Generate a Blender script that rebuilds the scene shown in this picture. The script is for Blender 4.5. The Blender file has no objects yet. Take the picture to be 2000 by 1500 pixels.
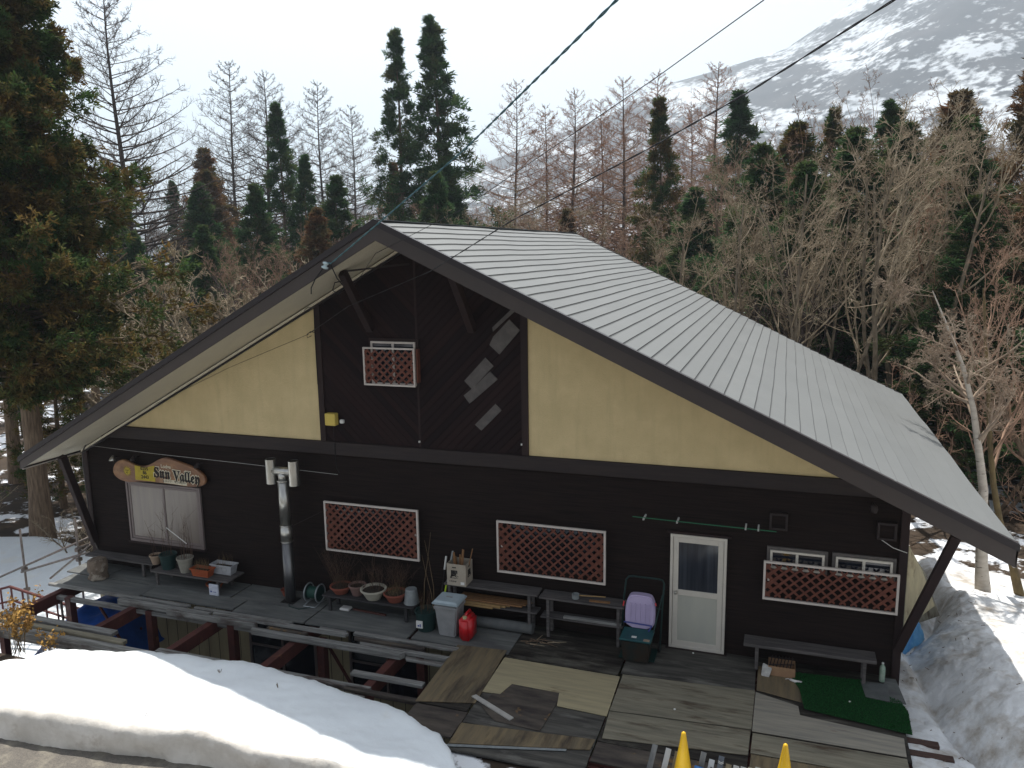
import bpy, bmesh, math, random, colorsys
import numpy as np
from mathutils import Vector, Matrix
R=math.radians; PI=math.pi
sc=bpy.context.scene
COL=sc.collection
# ------------------------------------------------------------------ camera
cam=bpy.data.objects.new('camera',bpy.data.cameras.new('camera')); COL.objects.link(cam)
cam.data.sensor_width=36; cam.data.lens=36*1542.17/2000; cam.data.clip_end=20000; cam.data.clip_start=.1
def rot(a,b,c):
    Ry=np.array([[np.cos(a),0,np.sin(a)],[0,1,0],[-np.sin(a),0,np.cos(a)]])
    Rx=np.array([[1,0,0],[0,np.cos(b),-np.sin(b)],[0,np.sin(b),np.cos(b)]])
    Rz=np.array([[np.cos(c),-np.sin(c),0],[np.sin(c),np.cos(c),0],[0,0,1]])
    return Rz@Rx@Ry
_M=rot(.33494765,.16649813,-.01535825)@np.array([[1,0,0],[0,0,-1],[0,1,0]],float)
CAM=Vector((1.6404,-12.5926,6.5901))
mw=Matrix.Identity(4)
for i in range(3):
    mw[i][0]=_M[0][i]; mw[i][1]=-_M[1][i]; mw[i][2]=-_M[2][i]
mw.translation=CAM
cam.matrix_world=mw
sc.camera=cam
# ------------------------------------------------------------------ light
SUN=Vector((-.2,.48,1.)).normalized()          # towards the sun
EL=math.asin(SUN.z); AZ=math.atan2(SUN.x,SUN.y)
w=bpy.data.worlds.new('World'); sc.world=w; w.use_nodes=True
wt=w.node_tree; wt.nodes.clear()
wo=wt.nodes.new('ShaderNodeOutputWorld'); bg=wt.nodes.new('ShaderNodeBackground'); sky=wt.nodes.new('ShaderNodeTexSky')
sky.sky_type='NISHITA'; sky.sun_disc=False; sky.sun_elevation=EL; sky.sun_rotation=AZ
sky.air_density=1.3; sky.dust_density=4.0; sky.ozone_density=1.0; sky.altitude=800
bg.inputs['Strength'].default_value=.112
hs=wt.nodes.new('ShaderNodeHueSaturation'); hs.inputs['Saturation'].default_value=.30
wt.links.new(sky.outputs[0],hs.inputs['Color']); wt.links.new(hs.outputs[0],bg.inputs[0]); wt.links.new(bg.outputs[0],wo.inputs[0])
sl=bpy.data.objects.new('sun',bpy.data.lights.new('sun','SUN')); COL.objects.link(sl)
sl.data.energy=5.0; sl.data.angle=R(.6); sl.data.color=(1,.95,.88)
sl.rotation_euler=SUN.to_track_quat('Z','Y').to_euler()
sc.view_settings.view_transform='Standard'; sc.view_settings.look='None'
sc.view_settings.exposure=.75; sc.view_settings.gamma=1
try:
    sc.cycles.use_denoising=True; sc.cycles.max_bounces=8; sc.cycles.transparent_max_bounces=8
    sc.cycles.volume_bounces=0; sc.cycles.volume_max_steps=32
except Exception: pass
random.seed(7); rng=np.random.default_rng(7)

# ------------------------------------------------------------------ helpers
def tag(o,label=None,cat=None,group=None,kind=None):
    if label: o['label']=label
    if cat: o['category']=cat
    if group: o['group']=group
    if kind: o['kind']=kind
    return o
def empty(name,loc,label,cat,group=None,rz=0):
    o=bpy.data.objects.new(name,None); COL.objects.link(o); o.location=loc; o.rotation_euler=(0,0,rz)
    return tag(o,label,cat,group)
def org(p):
    v=Vector((0,0,0))
    while p is not None: v=v+p.location; p=p.parent
    return v
def link(me,name,mat,parent,smooth=False):
    if mat: me.materials.append(mat)
    if smooth: me.polygons.foreach_set('use_smooth',[True]*len(me.polygons))
    o=bpy.data.objects.new(name,me); COL.objects.link(o)
    if parent is not None: o.parent=parent
    return o
class MB:
    """collects shapes in world metres; build() links ONE mesh object (made relative to its parent's base)"""
    def __init__(s): s.v=[]; s.f=[]
    def add(s,vs,fs):
        n=len(s.v); s.v+=[tuple(v) for v in vs]; s.f+=[tuple(i+n for i in f) for f in fs]; return s
    def box(s,x0,x1,y0,y1,z0,z1):
        if x0>x1:x0,x1=x1,x0
        if y0>y1:y0,y1=y1,y0
        if z0>z1:z0,z1=z1,z0
        v=[(x,y,z) for z in (z0,z1) for y in (y0,y1) for x in (x0,x1)]
        return s.add(v,[(0,2,3,1),(4,5,7,6),(0,1,5,4),(2,6,7,3),(0,4,6,2),(1,3,7,5)])
    def bar(s,p,q,w,h,up=(0,0,1),taper=1):
        p=Vector(p);q=Vector(q);d=(q-p).normalized();u=Vector(up)
        a=d.cross(u)
        if a.length<1e-4:a=d.cross(Vector((0,1,0)))
        a.normalize();b=a.cross(d).normalized()
        v=[]
        for c,k in ((p,1),(q,taper)):
            for i,j in ((-1,-1),(1,-1),(1,1),(-1,1)): v.append(c+a*(i*w/2*k)+b*(j*h/2*k))
        return s.add(v,[(0,1,2,3),(7,6,5,4),(0,4,5,1),(1,5,6,2),(2,6,7,3),(3,7,4,0)])
    def tube(s,pts,r,n=8,cap=True):
        pts=[Vector(p) for p in pts]; rs=r if isinstance(r,(list,tuple)) else [r]*len(pts)
        v=[];ref=None
        for i,p in enumerate(pts):
            d=(pts[min(i+1,len(pts)-1)]-pts[max(i-1,0)])
            d=d.normalized() if d.length>1e-9 else Vector((0,0,1))
            if ref is None:
                ref=Vector((0,0,1)) if abs(d.z)<.9 else Vector((1,0,0))
            a=d.cross(ref).normalized();b=a.cross(d).normalized();ref=b
            for k in range(n):
                t=2*PI*k/n; v.append(p+a*(rs[i]*math.cos(t))+b*(rs[i]*math.sin(t)))
        f=[]
        for i in range(len(pts)-1):
            for k in range(n):
                k2=(k+1)%n; f.append((i*n+k,i*n+k2,(i+1)*n+k2,(i+1)*n+k))
        if cap: f.append(tuple(range(n-1,-1,-1))); f.append(tuple((len(pts)-1)*n+k for k in range(n)))
        return s.add(v,f)
    def lathe(s,c,prof,n=20,sx=1,sy=1,tilt=None):
        v=[];f=[]
        for r,z in prof:
            for k in range(n):
                t=2*PI*k/n; p=Vector((r*math.cos(t)*sx,r*math.sin(t)*sy,z))
                if tilt: p=tilt@p
                v.append(Vector(c)+p)
        m=len(prof)
        for i in range(m-1):
            for k in range(n):
                k2=(k+1)%n; f.append((i*n+k,i*n+k2,(i+1)*n+k2,(i+1)*n+k))
        f.append(tuple(range(n-1,-1,-1))); f.append(tuple((m-1)*n+k for k in range(n)))
        return s.add(v,f)
    def prism(s,poly,d):
        """poly: list of 3d points (planar), extruded by vector d"""
        n=len(poly); d=Vector(d); a=[Vector(p) for p in poly]; v=a+[p+d for p in a]
        f=[tuple(range(n)),tuple(range(2*n-1,n-1,-1))]
        for i in range(n):
            j=(i+1)%n; f.append((i,i+n,j+n,j))
        return s.add(v,f)
    def build(s,name,mat,parent=None,bevel=0,smooth=False,seg=1,weld=False):
        o0=org(parent) if parent is not None else Vector((0,0,0))
        me=bpy.data.meshes.new(name)
        me.from_pydata([(x-o0.x,y-o0.y,z-o0.z) for x,y,z in s.v],[],s.f)
        bm=bmesh.new(); bm.from_mesh(me)
        bmesh.ops.recalc_face_normals(bm,faces=bm.faces)
        if bevel:
            bmesh.ops.bevel(bm,geom=[e for e in bm.edges if len(e.link_faces)==2 and e.calc_face_angle(0)>.5],offset=bevel,segments=seg,affect='EDGES',clamp_overlap=True)
        bm.to_mesh(me); bm.free(); me.update()
        o=link(me,name,mat,parent,smooth)
        return o
def at_base(o):
    """moves the origin of a single-mesh thing to the middle of its base"""
    me=o.data; n=len(me.vertices); a=np.empty(n*3,np.float32); me.vertices.foreach_get('co',a); a=a.reshape(-1,3)
    c=np.array([(a[:,0].min()+a[:,0].max())/2,(a[:,1].min()+a[:,1].max())/2,a[:,2].min()],np.float32)
    a-=c; me.vertices.foreach_set('co',a.ravel()); o.location=Vector([float(t) for t in c])+o.location; me.update(); return o
def fastmesh(name,V,F,mat,parent=None,attr=None,smooth=False):
    """V (n,3) array, F (m,k) array"""
    me=bpy.data.meshes.new(name); V=np.asarray(V,np.float32); F=np.asarray(F,np.int32); m,k=F.shape
    me.vertices.add(len(V)); me.vertices.foreach_set('co',V.ravel())
    me.loops.add(m*k); me.loops.foreach_set('vertex_index',F.ravel())
    me.polygons.add(m); me.polygons.foreach_set('loop_start',np.arange(0,m*k,k,dtype=np.int32))
    me.polygons.foreach_set('loop_total',np.full(m,k,np.int32))
    if smooth: me.polygons.foreach_set('use_smooth',np.ones(m,bool))
    if attr is not None:
        a=me.attributes.new('rnd','FLOAT','FACE'); a.data.foreach_set('value',np.asarray(attr,np.float32))
    me.update(calc_edges=True)
    return link(me,name,mat,parent)
# ------------------------------------------------------------------ materials
MATS={}
def mat(name,c1,c2=None,rough=.7,scale=3,st=(1,1,1),metal=0,bump=0,bscale=None,c3=None,s3=1.2,t3=(.5,.62),spec=.22,attr=None,detail=6,lo=.35,hi=.65,st3=None,coat=0,rot=None,trans=0):
    m=bpy.data.materials.new(name); m.use_nodes=True; MATS[name]=m
    nt=m.node_tree; N=nt.nodes; L=nt.links; b=N['Principled BSDF']
    b.inputs['Roughness'].default_value=rough; b.inputs['Metallic'].default_value=metal
    b.inputs['Specular IOR Level'].default_value=spec
    if coat: b.inputs['Coat Weight'].default_value=coat
    if trans: b.inputs['Transmission Weight'].default_value=trans
    b.inputs['Base Color'].default_value=(*c1,1)
    tc=N.new('ShaderNodeTexCoord'); mp=N.new('ShaderNodeMapping'); mp.inputs['Scale'].default_value=st
    if rot: mp.inputs['Rotation'].default_value=rot
    L.new(tc.outputs['Object'],mp.inputs[0]); last=None
    def noise(sc_,src,det=detail,rg=.6):
        n=N.new('ShaderNodeTexNoise'); n.inputs['Scale'].default_value=sc_; n.inputs['Detail'].default_value=det; n.inputs['Roughness'].default_value=rg
        L.new(src,n.inputs['Vector']); return n
    if c2:
        n=noise(scale,mp.outputs[0]); r=N.new('ShaderNodeMapRange'); r.inputs[1].default_value=lo; r.inputs[2].default_value=hi
        L.new(n.outputs[0],r.inputs[0]); mx=N.new('ShaderNodeMix'); mx.data_type='RGBA'
        L.new(r.outputs[0],mx.inputs[0]); mx.inputs[6].default_value=(*c1,1); mx.inputs[7].default_value=(*c2,1); last=mx.outputs[2]
        if c3:
            n3=None
            mp3=N.new('ShaderNodeMapping'); mp3.inputs['Scale'].default_value=st3 or (1,1,1); L.new(tc.outputs['Object'],mp3.inputs[0])
            n3=noise(s3,mp3.outputs[0],8,.65); r3=N.new('ShaderNodeMapRange'); r3.inputs[1].default_value=t3[0]; r3.inputs[2].default_value=t3[1]
            L.new(n3.outputs[0],r3.inputs[0]); m3=N.new('ShaderNodeMix'); m3.data_type='RGBA'
            L.new(r3.outputs[0],m3.inputs[0]); L.new(last,m3.inputs[6]); m3.inputs[7].default_value=(*c3,1); last=m3.outputs[2]
    if attr:
        a=N.new('ShaderNodeAttribute'); a.attribute_name='rnd'
        hv=N.new('ShaderNodeMapRange'); hv.inputs[3].default_value=attr[0]; hv.inputs[4].default_value=attr[1]; L.new(a.outputs['Fac'],hv.inputs[0])
        mu=N.new('ShaderNodeMix'); mu.data_type='RGBA'; mu.blend_type='MULTIPLY'; mu.inputs[0].default_value=1
        if last: L.new(last,mu.inputs[6])
        else: mu.inputs[6].default_value=(*c1,1)
        L.new(hv.outputs[0],mu.inputs[7]); last=mu.outputs[2]
    if last: L.new(last,b.inputs['Base Color'])
    if bump:
        nb=noise(bscale or scale*2,mp.outputs[0]); bp=N.new('ShaderNodeBump'); bp.inputs['Strength'].default_value=bump; bp.inputs['Distance'].default_value=.02
        L.new(nb.outputs[0],bp.inputs['Height']); L.new(bp.outputs[0],b.inputs['Normal'])
    return m
siding=mat('dark siding',(.022,.0145,.0125),(.0065,.005,.0055),.8,6,(.2,1,7),bump=.4,spec=.12,lo=.3,hi=.72)
trimd=mat('dark trim',(.032,.024,.023),(.022,.017,.018),.6,5,(.4,1,3),bump=.15)
beamm=mat('dark beam',(.030,.018,.017),(.020,.013,.014),.7,6,(1,1,.3),bump=.2)
fasc=mat('brown metal fascia',(.043,.033,.030),(.036,.028,.027),.45,2,spec=.4)
flash=mat('dark metal flashing',(.03,.026,.028),rough=.4)
plast=mat('cream plaster',(.60,.485,.275),(.53,.43,.24),.95,2.2,(1,1,1),bump=.5,bscale=55,c3=(.47,.39,.22),s3=1.6,t3=(.50,.85),st3=(3.5,1,.35))
soff=mat('cream soffit panel',(.62,.575,.45),(.58,.53,.42),.6,3)
def ribs(m,axis,pitch,depth,dark):
    nt=m.node_tree;N=nt.nodes;L=nt.links;b=N['Principled BSDF']
    tc=N.new('ShaderNodeTexCoord');sp=N.new('ShaderNodeSeparateXYZ');L.new(tc.outputs['Object'],sp.inputs[0])
    d=N.new('ShaderNodeMath');d.operation='DIVIDE';d.inputs[1].default_value=pitch;L.new(sp.outputs[axis],d.inputs[0])
    f=N.new('ShaderNodeMath');f.operation='FRACT';L.new(d.outputs[0],f.inputs[0])
    g=N.new('ShaderNodeMath');g.operation='LESS_THAN';g.inputs[1].default_value=depth;L.new(f.outputs[0],g.inputs[0])
    src=b.inputs['Base Color'].links[0].from_socket if b.inputs['Base Color'].links else None
    mx=N.new('ShaderNodeMix');mx.data_type='RGBA';L.new(g.outputs[0],mx.inputs[0])
    if src:L.new(src,mx.inputs[6])
    else:mx.inputs[6].default_value=b.inputs['Base Color'].default_value
    mx.inputs[7].default_value=(*dark,1);L.new(mx.outputs[2],b.inputs['Base Color'])
ribs(soff,1,.045,.22,(.33,.30,.23))
roofm=mat('grey roof sheet',(.136,.143,.142),(.125,.132,.131),.6,.7,(1,1,1),metal=0,spec=.25,c3=(.125,.132,.132),s3=1.1,t3=(.4,.8),bump=.05,bscale=5,attr=(.95,1.04))
roofm.node_tree.nodes['Principled BSDF'].inputs['Metallic'].default_value=0
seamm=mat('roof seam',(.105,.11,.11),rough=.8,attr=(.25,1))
white=mat('white painted frame',(.54,.49,.45),(.47,.43,.40),.6,8)
alum=mat('aluminium frame',(.56,.53,.47),(.50,.475,.43),.4,5,metal=.1,spec=.5)
alud=mat('bronze frame',(.17,.14,.135),rough=.45)
latt=mat('red brown lattice',(.145,.052,.035),(.095,.035,.026),.7,12)
glass=mat('dark window glass',(.012,.014,.022),rough=.06,spec=.6)
curt=mat('window with pale curtain',(.20,.17,.145),(.165,.14,.125),.25,1.2,(8,1,.6),spec=.5)
doorp=mat('door panel',(.40,.40,.35),(.35,.355,.32),.5,3,(1,1,.4),c3=(.24,.23,.21),s3=2.5,t3=(.6,.75))
stain_=mat('stainless steel',(.55,.54,.50),(.38,.38,.36),.28,5,(3,3,.5),metal=.9)
yell=mat('yellow plastic',(.55,.42,.10),rough=.5)
whp=mat('white plastic',(.62,.62,.60),rough=.5)
patch=mat('grey plank patch',(.115,.105,.10),(.085,.078,.076),.8,8,(1,1,1),bump=.2)
lowc=mat('cream siding',(.42,.37,.235),(.36,.31,.20),.8,2,(2,1,.6),c3=(.22,.19,.13),s3=1.5,t3=(.55,.8),st3=(2,1,.5))
ribs(lowc,0,.27,.06,(.07,.06,.045))
steel=mat('brown painted steel',(.10,.035,.030),(.065,.026,.024),.55,4,(1,1,1),c3=(.16,.07,.04),s3=5,t3=(.6,.7))
greyw=mat('weathered grey wood',(.26,.26,.25),(.12,.12,.115),.85,9,(.16,3.2,3.2),bump=.5,c3=(.07,.055,.05),s3=2.2,t3=(.53,.66),st3=(.5,3,1))
sheetw=mat('weathered plywood',(.15,.155,.148),(.095,.10,.10),.85,4,(.35,3,1),bump=.25,c3=(.07,.072,.075),s3=1.4,t3=(.48,.72),st3=(.5,1.6,1))
wetw=mat('wet dark plywood',(.048,.043,.037),(.014,.012,.011),.6,4,(.3,3,1),bump=.3,c3=(.13,.125,.105),s3=1.9,t3=(.52,.68),st3=(.5,2,1))
wetg=mat('damp grey plywood',(.092,.088,.078),(.036,.034,.032),.7,4,(.3,3,1),bump=.3,c3=(.16,.155,.14),s3=2.2,t3=(.54,.70),st3=(.5,2.2,1))
plyt=mat('tan plywood',(.37,.32,.20),(.28,.245,.16),.85,3.2,(.35,3.5,1),bump=.25,c3=(.10,.055,.03),s3=1.3,t3=(.60,.72),st3=(.5,2.2,1))
plyb=mat('brown plywood',(.19,.145,.085),(.115,.095,.065),.85,3,(3.5,.35,1),bump=.25,c3=(.045,.035,.028),s3=1.5,t3=(.5,.68),st3=(2.4,.5,1))
plyg=mat('greyish plywood',(.24,.22,.165),(.14,.13,.10),.85,3.5,(.3,3.5,1),bump=.3,c3=(.065,.045,.03),s3=1.9,t3=(.51,.66),st3=(.5,2.6,1))
plyp=mat('pale plywood',(.30,.275,.225),(.20,.19,.165),.85,3.5,(.3,4,1),bump=.25,c3=(.13,.06,.045),s3=1.2,t3=(.62,.74),st3=(.5,2.2,1))
darkb=mat('rotten dark board',(.10,.085,.07),(.03,.025,.025),.8,2.5,(.5,2,1),bump=.4,c3=(.20,.12,.05),s3=2.6,t3=(.6,.68))
turf=mat('green artificial turf',(.018,.115,.028),(.010,.07,.018),.9,40,(1,1,1),bump=.8,bscale=120,attr=(.55,1.5))
def snowmat(name,dirt,t3,c=(.72,.765,.79),bs=9,b=.35):
    return mat(name,c,(.66,.70,.73),.6,1.4,(1,1,1),bump=b,bscale=bs,c3=dirt,s3=1.1,t3=t3,spec=.2)
snow=snowmat('snow',(.66,.65,.60),(.56,.76))
snowd=mat('dirty old snow',(.76,.78,.80),(.58,.59,.59),.6,1.6,(1,1,1),bump=.9,bscale=5,c3=(.30,.25,.19),s3=2.2,t3=(.47,.74),spec=.2,lo=.3,hi=.7)
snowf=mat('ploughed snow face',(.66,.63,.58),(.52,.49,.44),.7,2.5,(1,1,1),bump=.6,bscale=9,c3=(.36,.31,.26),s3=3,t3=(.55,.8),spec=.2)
tarp=mat('blue tarp',(.012,.09,.42),(.01,.07,.30),.35,6,bump=.5,bscale=5,spec=.6)
tarpl=mat('light blue tarp',(.05,.24,.52),(.14,.38,.62),.4,5,bump=.6,bscale=5,spec=.5)
asph=mat('asphalt',(.15,.135,.115),(.09,.083,.075),.85,60,(1,1,1),bump=.6,bscale=80,c3=(.22,.20,.16),s3=3,t3=(.5,.7))
terra=mat('terracotta',(.24,.075,.05),(.19,.06,.042),.7,8)
pink=mat('pinkish clay',(.20,.125,.11),(.16,.10,.09),.7,6)
cream=mat('cream pot',(.42,.40,.33),(.36,.34,.28),.6,6)
tan=mat('tan pot',(.33,.25,.18),(.27,.20,.15),.7,6)
dgreen=mat('dark green plastic',(.015,.035,.034),rough=.5)
teal=mat('teal plastic lid',(.02,.085,.095),(.016,.06,.07),.5,5)
gpot=mat('grey stone pot',(.27,.26,.22),(.22,.21,.18),.8,9)
orng=mat('orange plastic',(.30,.075,.028),(.25,.06,.025),.5,6)
wpot=mat('white weathered plastic',(.42,.43,.45),(.30,.31,.33),.6,14)
soil=mat('dry soil',(.045,.034,.026),(.025,.02,.017),.95,20,bump=.6)
twig=mat('dry brown stems',(.11,.065,.04),(.07,.045,.03),.85,10)
twigy=mat('dry straw stems',(.19,.14,.075),(.13,.09,.05),.85,10)
twigd=mat('dark bush twigs',(.075,.055,.04),(.085,.045,.03),.9,10)
galv=mat('galvanised metal',(.30,.33,.34),(.22,.24,.25),.45,9,metal=.35)
binm=mat('grey plastic bin',(.27,.275,.28),(.22,.225,.23),.5,6,c3=(.16,.16,.16),s3=4,t3=(.6,.8))
binl=mat('pale blue lid',(.36,.43,.47),(.31,.38,.42),.5,6)
red=mat('red plastic can',(.50,.012,.018),(.42,.01,.015),.35,4,spec=.5)
brass=mat('pale cap',(.42,.38,.22),rough=.5)
card=mat('cardboard',(.36,.32,.26),(.31,.27,.22),.85,6)
cardb=mat('brown cardboard',(.30,.19,.11),(.25,.15,.09),.85,6)
ink=mat('black ink',(.015,.014,.014),rough=.7)
inkb=mat('blue ink',(.05,.07,.25),rough=.6)
lum=mat('fresh yellow timber',(.33,.22,.10),(.24,.155,.07),.8,6,(.5,4,4),bump=.2)
kind=mat('kindling wood',(.24,.13,.06),(.17,.09,.045),.8,8,(3,3,.6))
lilac=mat('lilac plastic',(.42,.36,.54),(.36,.31,.48),.45,3)
pole_g=mat('green coated pole',(.02,.14,.07),rough=.4)
tubem=mat('dark grey roll',(.11,.115,.115),(.08,.085,.088),.7,6)
logw=mat('rough bark log',(.20,.16,.125),(.09,.065,.05),.95,5,bump=1,c3=(.33,.29,.24),s3=4,t3=(.5,.6))
pipe=mat('galvanised scaffold pipe',(.19,.17,.155),(.12,.10,.09),.45,9,(1,1,1),metal=.5,c3=(.12,.07,.05),s3=5,t3=(.55,.7))
redr=mat('red oxide steel',(.095,.024,.02),(.07,.02,.018),.6,6)
conem=mat('yellow cone plastic',(.78,.47,.012),(.70,.40,.01),.4,3,spec=.5)
cab=mat('black cable',(.014,.014,.016),rough=.5)
cabt=mat('blue green cable',(.05,.13,.15),rough=.5)
porc=mat('pale porcelain',(.42,.52,.55),rough=.3)
signw=mat('varnished wood',(.23,.105,.04),(.13,.055,.026),.45,3.5,(1,1,3),bump=.2,c3=(.30,.17,.075),s3=2.4,t3=(.55,.7),spec=.5)
signy=mat('yellow sign paint',(.42,.33,.03),(.33,.25,.03),.6,9)
signc=mat('cream sign paint',(.55,.50,.38),rough=.6)
signk=mat('black sign paint',(.012,.010,.010),rough=.5)
bark=mat('brown bark',(.20,.145,.10),(.095,.066,.046),.95,6,(3,3,.35),bump=.8)
barkg=mat('grey bark',(.23,.19,.14),(.10,.08,.055),.9,5,(2,2,.6),bump=.5)
barkl=mat('lichen grey twigs',(.37,.305,.215),(.165,.125,.08),.9,2.5)
barkr=mat('reddish twigs',(.34,.22,.15),(.16,.10,.07),.9,2)
barkd=mat('dark larch wood',(.075,.058,.05),(.05,.038,.033),.9,4)
larcht=mat('orange larch twigs',(.36,.16,.085),(.20,.10,.06),.9,1.2)
larchg=mat('grey larch twigs',(.17,.135,.11),(.10,.08,.07),.9,1.2)
birchm=mat('white birch bark',(.52,.47,.40),(.40,.35,.29),.8,3,(1,1,4),bump=.4,c3=(.06,.05,.045),s3=4,t3=(.60,.66),st3=(1,1,5))
folb=mat('brown green cedar foliage',(.038,.072,.020),(.115,.072,.022),.85,1.1,(1,1,1),attr=(.3,1.9),lo=.42,hi=.60,spec=.15)
folg=mat('dark green cedar foliage',(.036,.080,.028),(.085,.080,.026),.85,.9,(1,1,1),attr=(.35,1.9),lo=.45,hi=.75,spec=.15)
folr=mat('reddish cedar foliage',(.15,.075,.035),(.065,.070,.028),.85,.9,(1,1,1),attr=(.35,1.8),lo=.4,hi=.65,spec=.15)
for m_ in (folb,folg,folr):
    b_=m_.node_tree.nodes['Principled BSDF']
    tl=m_.node_tree.nodes.new('ShaderNodeBsdfTranslucent'); ms=m_.node_tree.nodes.new('ShaderNodeMixShader'); ms.inputs[0].default_value=.3
    out=m_.node_tree.nodes['Material Output']; src=b_.inputs['Base Color'].links[0].from_socket
    m_.node_tree.links.new(src,tl.inputs[0]); m_.node_tree.links.new(b_.outputs[0],ms.inputs[1]); m_.node_tree.links.new(tl.outputs[0],ms.inputs[2]); m_.node_tree.links.new(ms.outputs[0],out.inputs[0])
yleaf=mat('dry yellow leaves',(.40,.24,.06),(.26,.14,.04),.8,4,attr=(.6,1.4))
for nd_ in snowd.node_tree.nodes:
    if nd_.type=='BUMP': nd_.inputs['Distance'].default_value=.05
# gable cladding: boards laid in a V, every board its own tone
gab=bpy.data.materials.new('diagonal dark boards'); gab.use_nodes=True
def _gab():
    nt=gab.node_tree;N=nt.nodes;L=nt.links;b=N['Principled BSDF'];b.inputs['Roughness'].default_value=.8;b.inputs['Specular IOR Level'].default_value=.12
    tc=N.new('ShaderNodeTexCoord');sp=N.new('ShaderNodeSeparateXYZ');L.new(tc.outputs['Object'],sp.inputs[0])
    def mth(op,a,bv=None,c=None):
        n=N.new('ShaderNodeMath');n.operation=op
        if hasattr(a,'links'):L.new(a,n.inputs[0])
        else:n.inputs[0].default_value=a
        if bv is not None:
            if hasattr(bv,'links'):L.new(bv,n.inputs[1])
            else:n.inputs[1].default_value=bv
        return n.outputs[0]
    ax=mth('ABSOLUTE',sp.outputs[0]); u=mth('DIVIDE',mth('SUBTRACT',sp.outputs[2],ax),.165)
    fl=mth('FLOOR',u); fr=mth('FRACT',u); sg=mth('SIGN',sp.outputs[0])
    wn=N.new('ShaderNodeTexWhiteNoise');wn.noise_dimensions='2D';cm=N.new('ShaderNodeCombineXYZ');L.new(fl,cm.inputs[0]);L.new(sg,cm.inputs[1]);L.new(cm.outputs[0],wn.inputs['Vector'])
    cr=N.new('ShaderNodeValToRGB');cr.color_ramp.elements[0].color=(.012,.008,.009,1);cr.color_ramp.elements[1].color=(.021,.012,.012,1);L.new(wn.outputs[0],cr.inputs[0])
    g=mth('LESS_THAN',fr,.06); mx=N.new('ShaderNodeMix');mx.data_type='RGBA';L.new(g,mx.inputs[0]);L.new(cr.outputs[0],mx.inputs[6]);mx.inputs[7].default_value=(.006,.005,.006,1)
    L.new(mx.outputs[2],b.inputs['Base Color'])
    bp=N.new('ShaderNodeBump');bp.inputs['Strength'].default_value=.5;bp.inputs['Distance'].default_value=.02
    L.new(mth('SMOOTH_MIN',mth('MULTIPLY',fr,6.0),1.0),bp.inputs['Height']);L.new(bp.outputs[0],b.inputs['Normal'])
_gab()
HAZE=.00036
# ================================================================== HOUSE
XL,XR,XM=-12.5,3.5,-4.5
YB=9.6                                     # back wall
def un(x,dz=0): return (6.80+.531*(x-XM) if x<XM else 6.80-.476*(x-XM))+dz     # soffit height
def top(x): return (7.10+.539*(x-XM) if x<XM else 7.10-.476*(x-XM))
house=empty('lodge',(XM,0,0),'dark wooden lodge with cream gable panels and a broad grey metal roof','lodge')
# lapped siding on the front wall
m=MB(); z=-.12; row=.125
while z<2.86:
    z1=min(z+row,2.90)
    m.add([(XL,-.022,z),(XR,-.022,z),(XR,0,z1+.01),(XL,0,z1+.01),(XL,-.004,z),(XR,-.004,z)],[(0,1,2,3),(4,5,1,0)])
    z=z1 if z1<2.9 else 9
m.build('front_wall',siding,house)
MB().box(XL,XR,0.0,.12,-.12,3.0).box(XL,XL+.12,.12,YB,-.12,2.4).box(XR-.12,XR,.12,YB,-.12,2.7).box(XL,XR,YB,YB+.12,-.12,2.5).build('wall_core',siding,house)
MB().prism([(XL,YB+.002,2.5),(XR,YB+.002,2.5),(XR,YB+.002,un(XR)-.05),(XM,YB+.002,un(XM)-.05),(XL,YB+.002,un(XL)-.05)],(0,.1,0)).build('back_gable',siding,house)
# corner posts
for x in (XL-.02,XR-.10): MB().box(x,x+.12,-.045,.10,-.14,min(un(x+.05)-.03,2.88)).build('corner_post',beamm,house,bevel=.006)
# belt beam
MB().box(XL-.02,XR+.02,-.075,.02,2.865,3.115).build('belt_beam',trimd,house,bevel=.008)
# gable fields
MB().prism([(-11.46,-.03,3.118),(-6.56,-.03,3.118),(-6.56,-.03,un(-6.56)-.01),(-11.46,-.03,un(-11.46)-.01)],(0,.1,0)).build('plaster_panel',plast,house)
MB().prism([(-2.44,-.03,3.118),(3.22,-.03,3.118),(-2.44,-.03,un(-2.44)-.01)],(0,.1,0)).build('plaster_panel',plast,house)
o=MB().prism([(-6.44,-.035,3.118),(-2.56,-.035,3.118),(-2.56,-.035,un(-2.56)-.01),(XM,-.035,un(XM)-.01),(-6.44,-.035,un(-6.44)-.01)],(0,.1,0)).build('gable_cladding',gab,house)
for x,wd in ((-6.5,.12),(-2.5,.12),(XM,.04)): MB().box(x-wd/2,x+wd/2,-.065 if wd>.1 else -.042,-.0,3.118,un(x-.03 if x<XM else x+.03)-.03).build('trim_post',beamm,house,bevel=.004)
for side in (-1,1):      # dark frieze boards and the thin light moulding under the soffit
    x0,x1=(XL,XM-.02) if side<0 else (XM+.02,3.2)
    MB().prism([(x0,-.07,un(x0)-.095),(x1,-.07,un(x1)-.095),(x1,-.07,un(x1)-.055),(x0,-.07,un(x0)-.055)],(0,.06,0)).build('frieze_board',flash,house)
    MB().prism([(x0,-.10,un(x0)-.052),(x1,-.10,un(x1)-.052),(x1,-.10,un(x1)-.008),(x0,-.10,un(x0)-.008)],(0,.1,0)).build('soffit_moulding',soff,house)
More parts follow.
